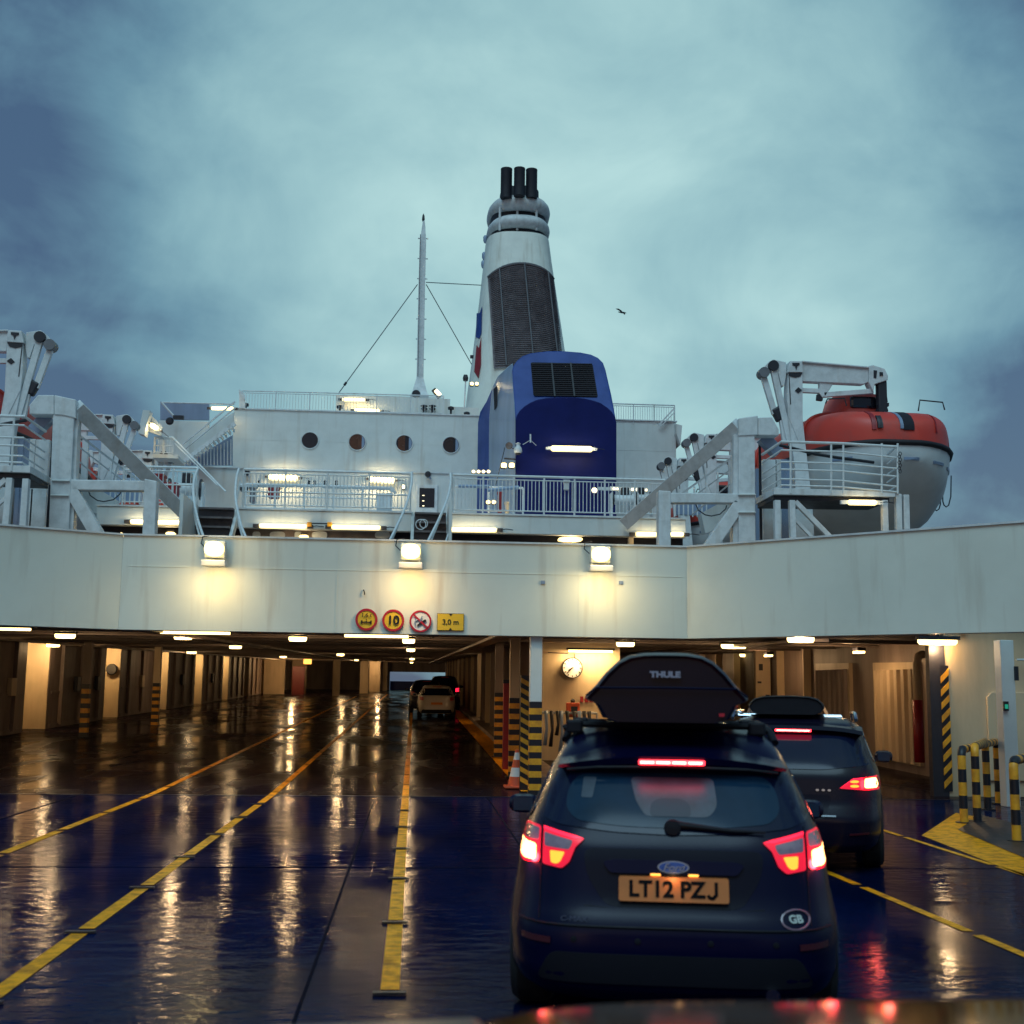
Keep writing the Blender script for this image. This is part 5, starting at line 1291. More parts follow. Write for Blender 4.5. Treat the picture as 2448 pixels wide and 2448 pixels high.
    # grey hull markings and becketed lifelines at the outboard side
    for x, dz in ((-1.35,0),(.25,-.12),(1.1,-.20),(1.72,-.28)):
        fp(x-.2, x+.2, zg-.30+dz*.4, zg-.23+dz*.4, hf, 'hull_marking', 'palegrey', o=.03)
    for px0, py0, px1, py1, bx, by in ((2274,1137,2253,1172,2262,1212),(2249,1176,2229,1203,2239,1221),(2224,1208,2205,1222,2213,1227),(2199,1225,2184,1233,2191,1235)):
        if s_ < 0 or ya > 40: break
        Y = 32.0; a, b, m_ = U(px0,py0,Y), U(px1,py1,Y), U(bx,by,Y); l = U(px0-1,(py0+by*2)/3,Y); r_ = U(px1+1,(py1+by*2)/3,Y)
        s = MB(); s.tube([a, l, m_+Vector((.07,0,.05)), m_, m_-Vector((.06,0,-.05)), r_, b], .018, 6); s.build('lifeline', 'cable', t, smooth=True)
    return t
zg = U(2105,1072,30).z
lifeboat(XD+2.30, 29.6, 41, zg, 'nearest orange and white lifeboat hanging at the right')
lifeboat(XD+2.22, 44, 55, zg, 'far lifeboat hidden behind the right truss')
lifeboat(-XD-2.42, 29.3, 41, zg, 'orange lifeboat peeking in at the left frame edge', -1)
lifeboat(-XD-2.42, 44, 55, zg, 'far lifeboat behind the left truss and railings', -1)

# ================================================================ embarkation platforms
def platform(s_, Y, zoff, label, lamp=True):
    def P(px, py, dy=0):
        q = U(px, py, 28.6); return Vector((q.x if s_ > 0 else -q.x-.25, Y+dy, q.z))
    t = empty('boat_platform', P(1990,1300), label, 'platform')
    def pr2(pts, y0, y1, nm, m='white2'): s = MB(); s.prism([(P(a,b).x,P(a,b).z) for a,b in pts], Y+y0, Y+y1); return s.build(nm, m, t, bevel=.01)
    pr2([(1850,1166),(2141,1175),(2141,1188),(1850,1182)], 0, 1.6, 'platform_slab')
    pr2([(1852,1183),(2130,1189),(2130,1198),(1852,1194)], .1, 1.5, 'grating', 'dark')
    for k, (ya_, yb_) in enumerate(((1056,1063),(1076,1086),(1104,1112),(1122,1131),(1145,1155),(1160,1168))):
        s = MB(); s.tube([P(1850,ya_+12,1.0),P(1868,ya_),P(2010,ya_+4),P(2142,yb_+8 if k else 1068),P(2144,yb_+12,.6)], .035 if k == 0 else .024, 8); s.build('rail_bar','rail',t,smooth=40)
    for px in (1890,2016,2146,1987,2108):
        s = MB(); s.tube([P(px,1060),P(px,1180)], .026, 6); s.build('rail_post','rail',t)
    for a in (((1895,1195),(1900,1340)),((2117,1195),(2121,1340)),((2150,1180),(2153,1340)),((2168,1182),(2172,1340)),((1860,1195),(1862,1340))):
        s = MB(); s.beam(P(*a[0],.1),P(*a[1],.1),.14,.16); s.build('support_leg','white2',t,bevel=.01)
    s = MB(); s.beam(P(1905,1197,.15),P(1998,1292,.15),.12); s.beam(P(1903,1236,.2),P(1955,1290,.2),.08); s.build('diagonal_brace','white2',t,bevel=.01)
    s = MB(); s.tube([P(1872,1058,.3),P(1905,1066,.3),P(1960,1080,.3),P(2010,1088,.3),P(2100,1100,.3)], .04, 7); s.build('boat_hook','dark',t)
    s = MB()
    for i in range(7): q = P(2150+(-2 if i%2 else 2)*.6, 1085+i*7, -.02); s.tube([q+Vector((.035*math.cos(a),0,.05*math.sin(a))) for a in (0,1.05,2.1,3.14,4.2,5.2)], .010, 5, closed=True)
    s.build('hanging_chain','dark',t)
    return t
platform(1, 28.6, 0, 'railed embarkation platform beneath the right lifeboat')
platform(-1, 28.2, 0, 'railed embarkation platform at the left frame edge')
tube(2027,1201,2095,1202,28.5,'tube light under the right boat platform',h_=14,e=10,mount='white2')

# ---------------------------------------------------------------- side walkways between trusses: cables, posts, sloping rails, wall masses
def side_clutter(s_):
    nm = 'right' if s_ > 0 else 'left'
    def P(px, py, Y):
        q = U(px, py, Y); return q if s_ > 0 else Vector((-q.x-.25, q.y, q.z))
    t = empty('side_stair', P(1690,1180,38), f'sloping railed side stair behind the {nm} truss column', 'stair')
    for a, b, w_ in (((1630,1180),(1766,1082),.06),((1640,1200),(1766,1108),.04),((1655,1230),(1766,1140),.04)):
        s = MB(); s.beam(P(*a,37),P(*b,35),w_); s.build('handrail','rail',t)
    for px, y0, y1 in ((1660,1163,1185),(1690,1140,1180),(1716,1120,1180),(1748,1098,1180)):
        s = MB(); s.beam(P(px,y0,36),P(px,y1+10,36),.05 if px != 1748 else .16); s.build('stair_post','white2',t)
    s = MB(); s.prism([(P(a,b,38).x,P(a,b,38).z) for a,b in ((1650,1243),(1720,1205),(1766,1205),(1766,1245),(1660,1290))], 36.5, 37); s.build('side_girder','white',t)
    s = MB(); s.prism([(P(a,b,39).x,P(a,b,39).z) for a,b in ((1604,1206),(1760,1206),(1760,1245),(1604,1240))], 38, 38.2); s.build('deck_wall','palegrey',t)
    for px in range(1612, 1700, 11):
        s = MB(); s.beam(P(px,1205,37.5),P(px,1236,37.5),.035); s.build('baluster','rail',t)
    t = empty('machinery_post_row', P(1870,1200,30.5), f'row of white posts and dark cable gaps beside the {nm} truss column', 'posts')
    for a, w_, m_ in ((1840,.34,'white2'),(1856,.06,'dark'),(1868,.30,'white2'),(1884,.06,'dark'),(1880,.30,'palegrey')):
        s = MB(); s.beam(P(a-3,1100,30.8),P(a,1330,30.8),w_,.2); s.build('post' if m_ != 'dark' else 'cable_run', m_, t, bevel=.01)
    s = MB(); s.tube([P(1816,1055,30.2),P(1820,1330,30.2)],.035,6); s.build('hanging_cable','dark',t)
    s = MB(); s.prism([(P(a,b,33).x,P(a,b,33).z) for a,b in ((1808,1120),(1870,1120),(1870,1340),(1808,1340))], 33, 33.3); s.build('rear_plate','palegrey',t)
    s = MB(); s.tube([P(1700,1180,34.5)+Vector((.45*math.cos(a),0,.35*math.sin(a)-.3)) for a in (3.2,3.7,4.3,4.7,5.3,5.9,6.2)],.018,5); s.build('looped_cable','dark',t)
side_clutter(1); side_clutter(-1)

# ================================================================ gull
p = U(1487,747,60)
t = None
s = MB()
def bird(p, sc):
    s = MB()
    s.rings([[p+Vector((x*sc, r_*math.cos(a)*sc, z*sc+r_*math.sin(a)*sc)) for a in (i*math.pi/4 for i in range(8))] for x, z, r_ in ((-.22,.02,.012),(-.15,.015,.03),(-.02,0,.05),(.10,-.005,.045),(.17,-.01,.03),(.24,-.02,.008))])
    b = s.build('gull', 'dark', None, smooth=True, origin=p); tag(b, 'dark gull gliding in the sky right of the funnel', 'bird')
    ORG[b.name] = p
    for sg, pts in ((1, [(0,.03),(.12,-.02),(.20,-.25),(.16,-.40),(.08,-.25),(.02,-.03)]),(-1,[(0,.03),(-.10,.10),(-.26,.16),(-.42,.13),(-.24,.07),(-.08,-.02)])):
        s = MB(); q = [p+Vector((.02+(x*sg*.8 if sg > 0 else x*.9)*sc, (.25*abs(x)*sg)*sc, (.02+(y if sg < 0 else y*.35))*sc)) for x, y in pts]
        s.add(q+[v+Vector((0,0,.012*sc)) for v in q], [tuple(range(6)), tuple(range(11,5,-1))]+[(i,(i+1)%6,(i+1)%6+6,i+6) for i in range(6)]); s.build('wing','dark',b)
bird(p, .95)
# ================================================================ cars
def paint(name, col, metal=.35, rough=.28): return mat(name, col, rough, metal=metal, coat=.45, var=.12, vscale=2)
M['navy'] = mat('navy_car_paint', (.0025, .003, .024), .24, metal=0, coat=.0, var=.12, vscale=2, spec=.22)
M['grey_car'] = mat('dark_grey_car_paint', (.006, .005, .016), .25, coat=.08, var=.15, vscale=2, spec=.25)
M['white_car'] = paint('pale_car_paint', (.52, .46, .40), .1, .3)
M['black_car'] = mat('black_car_paint', (.004, .004, .014), .3, var=.15, vscale=2, spec=.2)
M['tan_car'] = mat('tan_bonnet_paint', (.070, .030, .009), .10, ior=1.16, var=.2, vscale=2)
M['carglass'] = mat('car_rear_glass', (.006, .010, .035), .10, spec=.3, var=.2, vscale=2)
M['glassin'] = mat('car_clear_glass', (.008, .03, .065), .12, spec=.3, var=.35, vscale=2.2)
M['plastic'] = mat('black_plastic', (.008, .008, .014), .6, var=.2, spec=.25)
M['tyre'] = mat('tyre_rubber', (.012, .012, .014), .75, var=.2, bump=.2)
M['reddark'] = mat('dark_red_reflector', (.06, .004, .01), .3, var=.2)
M['logodim'] = mat('dull_lettering', (.05, .05, .09), .5, spec=.2, var=.1)
M['inkblack'] = mat('plate_lettering', (.004,.004,.006), .7, spec=.1, var=.05)
M['brake'] = mat('lit_brake_lens', (.8, .1, .02), .3, emit=(1, .50, .16), es=7, var=.01)
M['brakebar'] = mat('lit_high_brake', (.8, .05, .03), .3, emit=(1, .03, .05), es=5, var=.01)
M['barcore'] = mat('lit_brake_core', (1, .6, .4), .3, emit=(1, .45, .33), es=5, var=.01)
M['redlens'] = mat('lit_red_lens', (.5, .01, .03), .2, emit=(1, .012, .045), es=.75, var=.01)
M['redglow'] = mat('lit_red_edge', (.5, .01, .03), .2, emit=(1, .015, .05), es=2.2, var=.01)
M['clearlens'] = mat('clear_lens', (.32, .20, .26), .15, coat=1, var=.3, vscale=20)
M['indic'] = mat('lit_amber_lens', (.9, .5, .05), .3, emit=(1, .42, .035), es=1.3, var=.01)
M['plate'] = mat('yellow_plate', (.60, .17, .035), .4, var=.12, vscale=6)

class Car:
    def __init__(s, st, n=5.5, roofh=None):
        s.st = st; s.n = n
    def par(s, z):
        zs_ = [a[0] for a in s.st]; return [float(np.interp(z, zs_, [a[i] for a in s.st])) for i in (1, 2, 3)]
    def ry(s, x, z):
        w_, yr, yf = s.par(z); L = (yf-yr)/2; q = min(abs(x/w_), .9995); return (yf+yr)/2 - L*(1-q**s.n)**(1/s.n)
    def sx(s, y, z):
        w_, yr, yf = s.par(z); L = (yf-yr)/2; q = min(abs((y-(yf+yr)/2)/L), .9995); return w_*(1-q**s.n)**(1/s.n)
    def ring(s, z, K=112):
        w_, yr, yf = s.par(z); L = (yf-yr)/2; yc = (yf+yr)/2; out = []
        for i in range(K):
            a = 2*math.pi*i/K; c, d = math.cos(a), math.sin(a)
            out.append(Vector((w_*math.copysign(abs(c)**(2/s.n), c), yc+L*math.copysign(abs(d)**(2/s.n), d), z)))
        return out
    def body(s, t, m, name='body'):
        zs_ = [a[0] for a in s.st]; zz_ = []
        for a, b in zip(zs_, zs_[1:]):
            k = max(1, int((b-a)/.035)); zz_ += [a+(b-a)*i/k for i in range(k)]
        zz_.append(zs_[-1]); mb_ = MB(); mb_.rings([s.ring(z) for z in zz_]); return mb_.build(name, m, t, smooth=38)
    def patch(s, poly, off, th, name, m, t, rear=True, side=1, step=.05, bev=0, smooth=True):
        'panel cut to an outline, laid on the body surface; poly in (x,z) at the rear or (y,z) at a side'
        bm = bmesh.new(); vs = [bm.verts.new((a, 0, b)) for a, b in poly]; bm.faces.new(vs)
        us = [a for a, b in poly]; ws = [b for a, b in poly]
        for lo, hi, ax_ in ((min(us), max(us), 0), (min(ws), max(ws), 2)):
            k = int((hi-lo)/step)
            for i in range(1, k+1):
                c = lo+(hi-lo)*i/(k+1); co = [0,0,0]; co[ax_] = c; no = [0,0,0]; no[ax_] = 1
                bmesh.ops.bisect_plane(bm, geom=bm.verts[:]+bm.edges[:]+bm.faces[:], plane_co=co, plane_no=no)
        bmesh.ops.remove_doubles(bm, verts=bm.verts, dist=1e-5)
        base = [v.co.copy() for v in bm.verts]
        mb_ = MB(); n = len(base)
        def mp(c, o):
            if rear: return Vector((c.x, s.ry(c.x, c.z)-o, c.z))
            return Vector((side*(s.sx(c.x, c.z)+o), c.x, c.z))
        bm.verts.index_update()
        mb_.v = [mp(c, off) for c in base]+[mp(c, off-th) for c in base]
        for f in bm.faces:
            ix = [v.index for v in f.verts]; mb_.f.append(ix); mb_.m.append(0); mb_.f.append([i+n for i in ix[::-1]]); mb_.m.append(0)
        for e_ in bm.edges:
            if len(e_.link_faces) == 1: a, b = e_.verts[0].index, e_.verts[1].index; mb_.f.append([a, b, b+n, a+n]); mb_.m.append(0)
        bm.free()
        return mb_.build(name, m, t, smooth=35 if smooth else 0)
def rpoly(pts, r=.03, k=4):
    'round the corners of a polygon'
    out = []; n = len(pts); P = [Vector((a, b)) for a, b in pts]
    for i in range(n):
        p, a, b = P[i], P[i-1], P[(i+1)%n]; da = (a-p); db = (b-p); rr = min(r, da.length*.45, db.length*.45)
        p0 = p+da.normalized()*rr; p1 = p+db.normalized()*rr
        for j in range(k+1):
            u = j/k; q = p0*(1-u)**2+p*2*u*(1-u)+p1*u*u; out.append((q.x, q.y))
    return out
def mir(poly): return [(-a, b) for a, b in poly][::-1]
def wheel(t, x, y, r, side):
    s = MB(); s.lathe([(r*.62,.10),(r*.9,.11),(r,.07),(r,-.07),(r*.9,-.11),(r*.62,-.10)], (x, y, r), 32, 'X'); w_ = s.build('wheel', 'tyre', t, smooth=30)
    s = MB(); s.lathe([(r*.62,side*.07),(r*.55,side*.09),(r*.5,side*.05),(.05,side*.06),(.001,side*.08)], (x, y, r), 20, 'X')
    for k in range(5):
        a = k*2*math.pi/5; d = Vector((0, math.cos(a), math.sin(a))); c = Vector((x+side*.075, y, r)); s.beam(c, c+d*r*.58, .07, .03, up=(1,0,0))
    s.build('rim', 'chrome', w_, smooth=30)
def car_common(c, t, wb, wr, wx, yr0, glass=True, mirror=None, m='navy', side_win=None):
    for sd in (-1, 1):
        for y in (yr0, yr0+wb):
            k = [(y+(wr+.07)*math.cos(a), max(.21, wr+(wr+.07)*math.sin(a))) for a in np.linspace(-.35, math.pi+.35, 22)]
            c.patch(k, .006, .02, 'wheel_arch', 'plastic', t, rear=False, side=sd, step=.12)
            wheel(t, sd*(wx), y, wr, sd)
        if side_win:
            for q in side_win: c.patch(rpoly(q, .05), .008, .02, 'side_window', 'carglass', t, rear=False, side=sd, step=.12)
        if mirror:
            y, z = mirror; x = c.sx(y, z)
            s = MB(); s.beam((sd*(x-.03), y, z-.03), (sd*(x+.10), y, z), .05, .04); mm = s.build('door_mirror', m, t)
            s = MB(); P = []
            for f, sc in ((0,.75),(.4,1),(1,.55)):
                P.append([Vector((sd*(x+.18)+.11*sc*math.copysign(abs(math.cos(a))**.7,math.cos(a)), y+f*.12, z+.03+.075*sc*math.copysign(abs(math.sin(a))**.7,math.sin(a)))) for a in (2*math.pi*i/16 for i in range(16))])
            s.rings(P); s.build('mirror_shell', m, mm, smooth=50)
            s = MB(); q = Vector((sd*(x+.18), y-.004, z+.03)); s.box((q.x-.07,q.y-.003,q.z-.05),(q.x+.07,q.y,q.z+.05)); s.build('mirror_glass', 'glassin', mm)
def place(t, x, y, z, rz=0):
    t.location = (x, y, z); t.rotation_euler = (math.atan(SL) if y > Y0 else 0, 0, rz)

# ---------------------------------------------------------------- nearest car: navy people carrier
t = empty('parked_car', (0,0,0), 'navy blue people carrier with lit brake lights carrying a black roof box', 'car', 'cars on the deck')
car_navy = t
st = [(.20,.80,.10,4.2),(.26,.87,.03,4.33),(.34,.90,.0,4.38),(.50,.905,-.01,4.40),(.60,.90,.0,4.38),(.66,.89,.035,4.32),(.74,.88,.065,4.22),(.84,.868,.09,4.10),(.95,.85,.115,3.9),(1.03,.835,.14,3.6),
      (1.08,.815,.17,3.42),(1.15,.785,.22,3.25),(1.25,.745,.30,3.0),(1.35,.70,.385,2.75),(1.43,.665,.46,2.52),(1.50,.63,.54,2.28),(1.56,.60,.66,2.2),(1.60,.565,.78,2.05),(1.635,.51,.92,1.95),(1.66,.43,1.05,1.85),(1.675,.30,1.2,1.75),(1.68,.1,1.35,1.6)]
c = Car(st); c.body(t, 'navy')
# windows
rw = rpoly([(-.655,1.40),(-.40,1.425),(0,1.432),(.40,1.425),(.655,1.40),(.735,1.16),(.60,1.115),(.30,1.085),(0,1.075),(-.30,1.085),(-.60,1.115),(-.735,1.16)], .04)
W_ = c.patch(rw, .008, .03, 'rear_window', 'carglass', t, step=.06)
iw = rpoly([(-.50,1.385),(0,1.40),(.50,1.385),(.555,1.30),(.56,1.20),(.50,1.14),(.25,1.115),(0,1.11),(-.25,1.115),(-.50,1.14),(-.56,1.20),(-.555,1.30)], .07)
c.patch(iw, .012, .003, 'clear_glass', 'glassin', W_, step=.06)
for x0, x1, z0_, z1_, mm in ((-.20,.16,1.24,1.385,'clearlens'),(-.45,-.39,1.27,1.37,'palegrey'),(-.17,-.06,1.15,1.25,'palegrey'),(.15,.23,1.19,1.27,'palegrey')):
    pass
# head restraints and windscreen view seen faintly through the pane
M['seen'] = mat('seen_through_glass', (.055, .075, .11), .3, var=.5, vscale=5)
M['seen2'] = mat('seat_seen_through_glass', (.010, .018, .04), .3, var=.3)
q = c.patch(rpoly([(-.22,1.375),(.22,1.375),(.235,1.23),(.19,1.17),(-.14,1.17),(-.19,1.25)], .03), .0135, .001, 'windscreen_view', 'seen', W_, step=.06)
for x in (-.02,):
    c.patch(rpoly([(x-.10,1.17),(x-.09,1.24),(x-.05,1.265),(x+.07,1.265),(x+.11,1.24),(x+.12,1.17)], .03), .015, .001, 'head_restraint', 'seen2', W_, step=.06)
c.patch(rpoly([(-.47,1.37),(-.40,1.37),(-.42,1.26),(-.48,1.26)], .01), .0135, .001, 'side_view', 'seen', W_)
# spoiler with high brake light
def loft_strip(t, pts_top, name, m): pass
s = MB(); NS = 24; R0 = []
for i in range(NS+1):
    x = -.61+1.22*i/NS; e_ = abs(x/.61); y_t = c.ry(x*.88, 1.53)+.05; z_t = 1.56-.09*e_**3; y_r = .33+.10*e_**2.5; zr_ = 1.495-.06*e_**2.2
    R0.append([Vector((x, y_t+.3, z_t)), Vector((x, y_t, z_t+.004)), Vector((x, y_r, zr_)), Vector((x, y_r+.012, zr_-.04*(1-.6*e_**4))), Vector((x, y_r+.10, zr_-.05*(1-.6*e_**4))), Vector((x, y_t+.3, zr_-.05*(1-.6*e_**4)))])
s.rings(R0); sp_ = s.build('roof_spoiler', 'navy', t, smooth=35)
s = MB(); s.tube([(-.56,.40,1.41),(-.4,.36,1.428),(0,.345,1.438),(.4,.36,1.428),(.56,.40,1.41)], .010, 6); s.build('spoiler_shadow_gap','plastic',sp_)
bl = MB(); bl.box((-.175,.295,1.450),(.175,.345,1.478)); bl = bl.build('high_brake_light', 'brakebar', t, bevel=.008)
for i in range(4):
    s = MB(); s.box((-.165+i*.084,.290,1.458),(-.165+i*.084+.072,.2945,1.471)); s.build('lit_segment','barcore',bl)
# roof rails and black side covers
for sd in (-1, 1):
    s = MB(); s.tube([(sd*.60,.95,1.56),(sd*.585,1.05,1.62),(sd*.57,1.3,1.65),(sd*.56,1.7,1.66),(sd*.56,2.1,1.63),(sd*.57,2.35,1.50)], .024, 10); s.build('roof_rail','plastic',t,smooth=40)
# lights
for sd in (-1, 1):
    mm_ = (lambda p: p) if sd > 0 else mir
    P_ = mm_(rpoly([(.69,.905),(.69,1.095),(.775,1.10),(.825,1.055),(.855,.97),(.852,.90),(.80,.885)], .02))
    l1 = c.patch(P_, .014, .03, 'tail_light', 'redlens', t, step=.03)
    c.patch(mm_(rpoly([(.70,1.02),(.70,1.085),(.77,1.088),(.815,1.05),(.838,1.015)], .012)), .018, .004, 'clear_lens', 'clearlens', l1, step=.03)
    c.patch(mm_(rpoly([(.715,.915),(.715,1.0),(.83,1.0),(.838,.96),(.835,.918),(.79,.905)], .018)), .019, .005, 'brake_lens', 'brake', l1, step=.03)
    P_ = mm_(rpoly([(.455,1.045),(.50,1.06),(.675,1.098),(.675,.90),(.57,.885),(.53,.92),(.50,1.0)], .012))
    l2 = c.patch(P_, .014, .02, 'tailgate_light', 'redlens', t, step=.03)
    c.patch(mm_(rpoly([(.515,1.035),(.67,1.068),(.665,.995),(.535,.985),(.52,1.01)], .01)), .018, .004, 'clear_lens', 'clearlens', l2, step=.03)
    c.patch(mm_([(.455,1.046),(.50,1.061),(.675,1.099),(.675,1.084),(.515,1.045)]), .019, .004, 'red_edge', 'redglow', l2, step=.03)
    c.patch(mm_(rpoly([(.555,.972),(.635,.975),(.628,.912),(.598,.906),(.578,.92)], .01)), .020, .004, 'indicator_lens', 'indic', l2, step=.03)
    x = sd*.77; point((x, c.ry(x,.95)-.10, .93), 4.5, (1,.05,.07), r=.03, parent=t)
# tailgate: recess, handle strip, badge, plate
c.patch(rpoly([(-.46,1.0),(-.44,.86),(-.34,.70),(.34,.70),(.44,.86),(.46,1.0)], .06), .003, .01, 'tailgate_recess', 'black_car', t, step=.05)
c.patch(rpoly([(-.36,.93),(-.32,.875),(.32,.875),(.36,.93),(.30,.945),(-.30,.945)], .02), .022, .02, 'handle_strip', 'navy', t, step=.05)
def ell(cx, cz, a, b, k=28): return [(cx+a*math.cos(2*math.pi*i/k), cz+b*math.sin(2*math.pi*i/k)) for i in range(k)]
bg = c.patch(ell(0,.912,.080,.033), .030, .012, 'badge', 'chrome', t, step=.03)
c.patch(ell(0,.912,.072,.027), .034, .004, 'badge_field', 'blue', bg, step=.03)
def ctext(txt, size, x, z, m, off, parent=t, bold=0, shear=0, ext=.0015, name='lettering', xs=1, cc=c, sp=1):
    y = cc.ry(x, z)-off; dy = (cc.ry(x, z+.03)-cc.ry(x, z-.03))/.06; dx = (cc.ry(x+.03, z)-cc.ry(x-.03, z))/.06
    mtx = Matrix.Translation((x, y, z)) @ Matrix.Rotation(math.atan(dx), 4, 'Z') @ Matrix.Rotation(math.pi/2-math.atan(dy), 4, 'X')
    return text_mesh(txt, size, m, name, parent, mtx, ext=ext, bold=bold, shear=shear, xs=xs, sp=sp)
ctext('Ford', .056, 0, .911, 'chrome', .040, bg, shear=.35)
pl_ = c.patch(rpoly([(-.275,.735),(-.275,.86),(.275,.86),(.275,.735)], .012), .040, .035, 'number_plate', 'plate', t, step=.1)
ctext('LT12 PZ', .118, -.035, .797, 'inkblack', .044, pl_, bold=.0035, xs=.92)
s = MB(); yj = c.ry(.2,.797)-.0455
for q0, q1 in (((.212,.842),(.212,.775)),((.213,.779),(.196,.760)),((.200,.761),(.180,.761)),((.182,.760),(.170,.776))): s.beam((q0[0],c.ry(*q0)-.0445,q0[1]),(q1[0],c.ry(*q1)-.0445,q1[1]),.016,.005)
s.build('lettering','inkblack',pl_)
for x in (-.09,.10):
    s = MB(); y = c.ry(x,.87)-.045; s.box((x-.025,y,.868),(x+.025,y+.03,.876)); s.build('plate_lamp','amber',t)
point((0, c.ry(0,.87)-.085, .872), .25, (1,.55,.2), r=.02, parent=t)
# GB oval sticker with letters, model lettering
def ringpatch(cx, cz, a, b, w_, m, off): 
    s = MB(); k = 32; P = []
    s.tube([Vector((cx+a*math.cos(2*math.pi*i/k), c.ry(cx+a*math.cos(2*math.pi*i/k), cz+b*math.sin(2*math.pi*i/k))-off, cz+b*math.sin(2*math.pi*i/k))) for i in range(k)], w_, 5, closed=True); return s.build('oval_badge', 'clearlens', t)
og = ringpatch(.605,.655,.072,.048,.005,'signw',.006)
ctext('GB', .060, .605, .655, 'chrome', .006, og, bold=.002)
ctext('C-MAX', .040, -.50, .63, 'logodim', .006, xs=1.1)
# wiper
s = MB(); q = [(-.02,1.135),(.10,1.125),(.30,1.105),(.47,1.10)]
s.tube([Vector((x, c.ry(x,z)-.03, z)) for x, z in q], [.022,.016,.010,.006], 8); s.build('rear_wiper','plastic',t,smooth=40)
s = MB(); s.lathe([(.045,-.0),(.04,-.03),(.001,-.035)], (-.0,c.ry(0,1.11)-.01,1.115), 14,'Y'); s.build('wiper_hub','plastic',t,smooth=40)
# bumper
for x in (-.5,-.18,.18,.5):
    s = MB(); s.lathe([(.016,.0),(.014,-.006),(.001,-.007)], (x, c.ry(x,.53)-.001, .53), 12, 'Y'); s.build('parking_sensor','plastic',t)
s = MB(); s.tube([(.48,.25,.27),(.48,.0,.27)], .035, 14); s.build('exhaust_pipe','chrome',t,smooth=40)
s = MB(); s.tube([Vector((x, c.ry(x,.70+.02*abs(x))-.002, .70-.03*(1-abs(x)/.45) if abs(x) < .45 else .70)) for x in np.linspace(-.45,.45,20)], .004, 4); s.build('tailgate_crease','plastic',t)
c.patch(rpoly([(-.62,.46),(-.70,.30),(.70,.30),(.62,.46)], .05), .008, .02, 'bumper_insert', 'plastic', t, step=.08)
s = MB(); s.tube([Vector((x, c.ry(x,.60)-.004, .60)) for x in np.linspace(-.80,.80,30)], .007, 5); s.build('bumper_seam','plastic',t)
for sd in (-1, 1):
    c.patch([(sd*.62,.50),(sd*.78,.50),(sd*.78,.53),(sd*.62,.53)][::sd], .01, .01, 'reflector', 'reddark', t)
    s = MB(); s.tube([Vector((sd*.682, c.ry(.682,z)-.001, z)) for z in np.linspace(.62,1.12,12)], .004, 4); s.build('tailgate_seam','plastic',t)
car_common(c, t, 2.79, .325, .765, .86, mirror=(2.95,.95), m='navy', side_win=[[(.75,1.08),(.95,1.40),(1.55,1.46),(1.6,1.06)],[(1.66,1.06),(1.62,1.46),(2.3,1.42),(2.65,1.10)],[(.60,1.15),(.70,1.1),(.88,1.38),(.78,1.36)]])
place(t, U(1600,1700,6.75).x, 6.66, 0, R(-10.5)); t.scale = (1.055, 1, .972)

# ---------------------------------------------------------------- roof box
def roof_box(name, label, loc, L, rows, m, rz=0, logo=None):
    t = empty(name, (0,0,0), label, 'roof box')
    def section(y, f, zf_):
        P = []
        for x, z in rows: P.append(Vector((x*f, y, rows[0][1]+(z-rows[0][1])*zf_)))
        return P+[Vector((-p.x, y, p.z)) for p in P[::-1]]
    s = MB(); s.rings([section(.02,.93,.93), section(.0,.97,.97), section(.04,1,1), section(.10,1.01,1.02), section(.5,1.0,1.03), section(L*.7,.98,1.0), section(L*.9,.85,.80), section(L,.55,.45)]); s.build('box_shell', m, t, smooth=32)
    return t
rows = [(.29,0.0),(.365,.03),(.395,.09),(.41,.12),(.455,.14),(.468,.155),(.458,.175),(.42,.215),(.40,.24),(.345,.318),(.275,.392),(.21,.43),(.13,.446),(.06,.449),(.001,.449)]
rb = roof_box('roof_box', 'big black rounded roof box with white lettering on the navy car', None, 1.9, rows, 'black_car')
tm_ = text_mesh('THULE', .052, 'clearlens', 'lettering', rb, Matrix.Translation((-.005,-.004,.31)) @ Matrix.Rotation(math.pi/2-R(3), 4, 'X'), ext=.006, bold=.003, xs=1.1)
M['logo'] = mat('grey_logo', (.25, .25, .33), .4, var=.1); tm_.data.materials[0] = M['logo']
s = MB(); s.tube([(-.462,.01,.17),(-.40,-.006,.222),(0,-.010,.226),(.40,-.006,.222),(.462,.01,.17)], .007, 6); s.build('lid_edge','navy',rb,smooth=40)
s = MB(); s.box((.30,-.012,.045),(.33,.0,.065)); s.build('lock','signr',rb)
for y in (.45, 1.2):
    s = MB(); s.tube([(-.62,y,-.06),(-.55,y,-.03),(.55,y,-.03),(.62,y,-.06)], .022, 8); s.build('roof_bar','plastic',rb,smooth=40)
    for sd in (-1,1): s = MB(); s.box((sd*.50,y-.06,-.09),(sd*.60,y+.06,.0)); s.build('bar_foot','plastic',rb,bevel=.015)
rb.location = (U(1594,1640,7.1).x, 7.12, 1.64); rb.rotation_euler = (0, 0, R(-10.5)); rb.scale = (1, 1, .88)

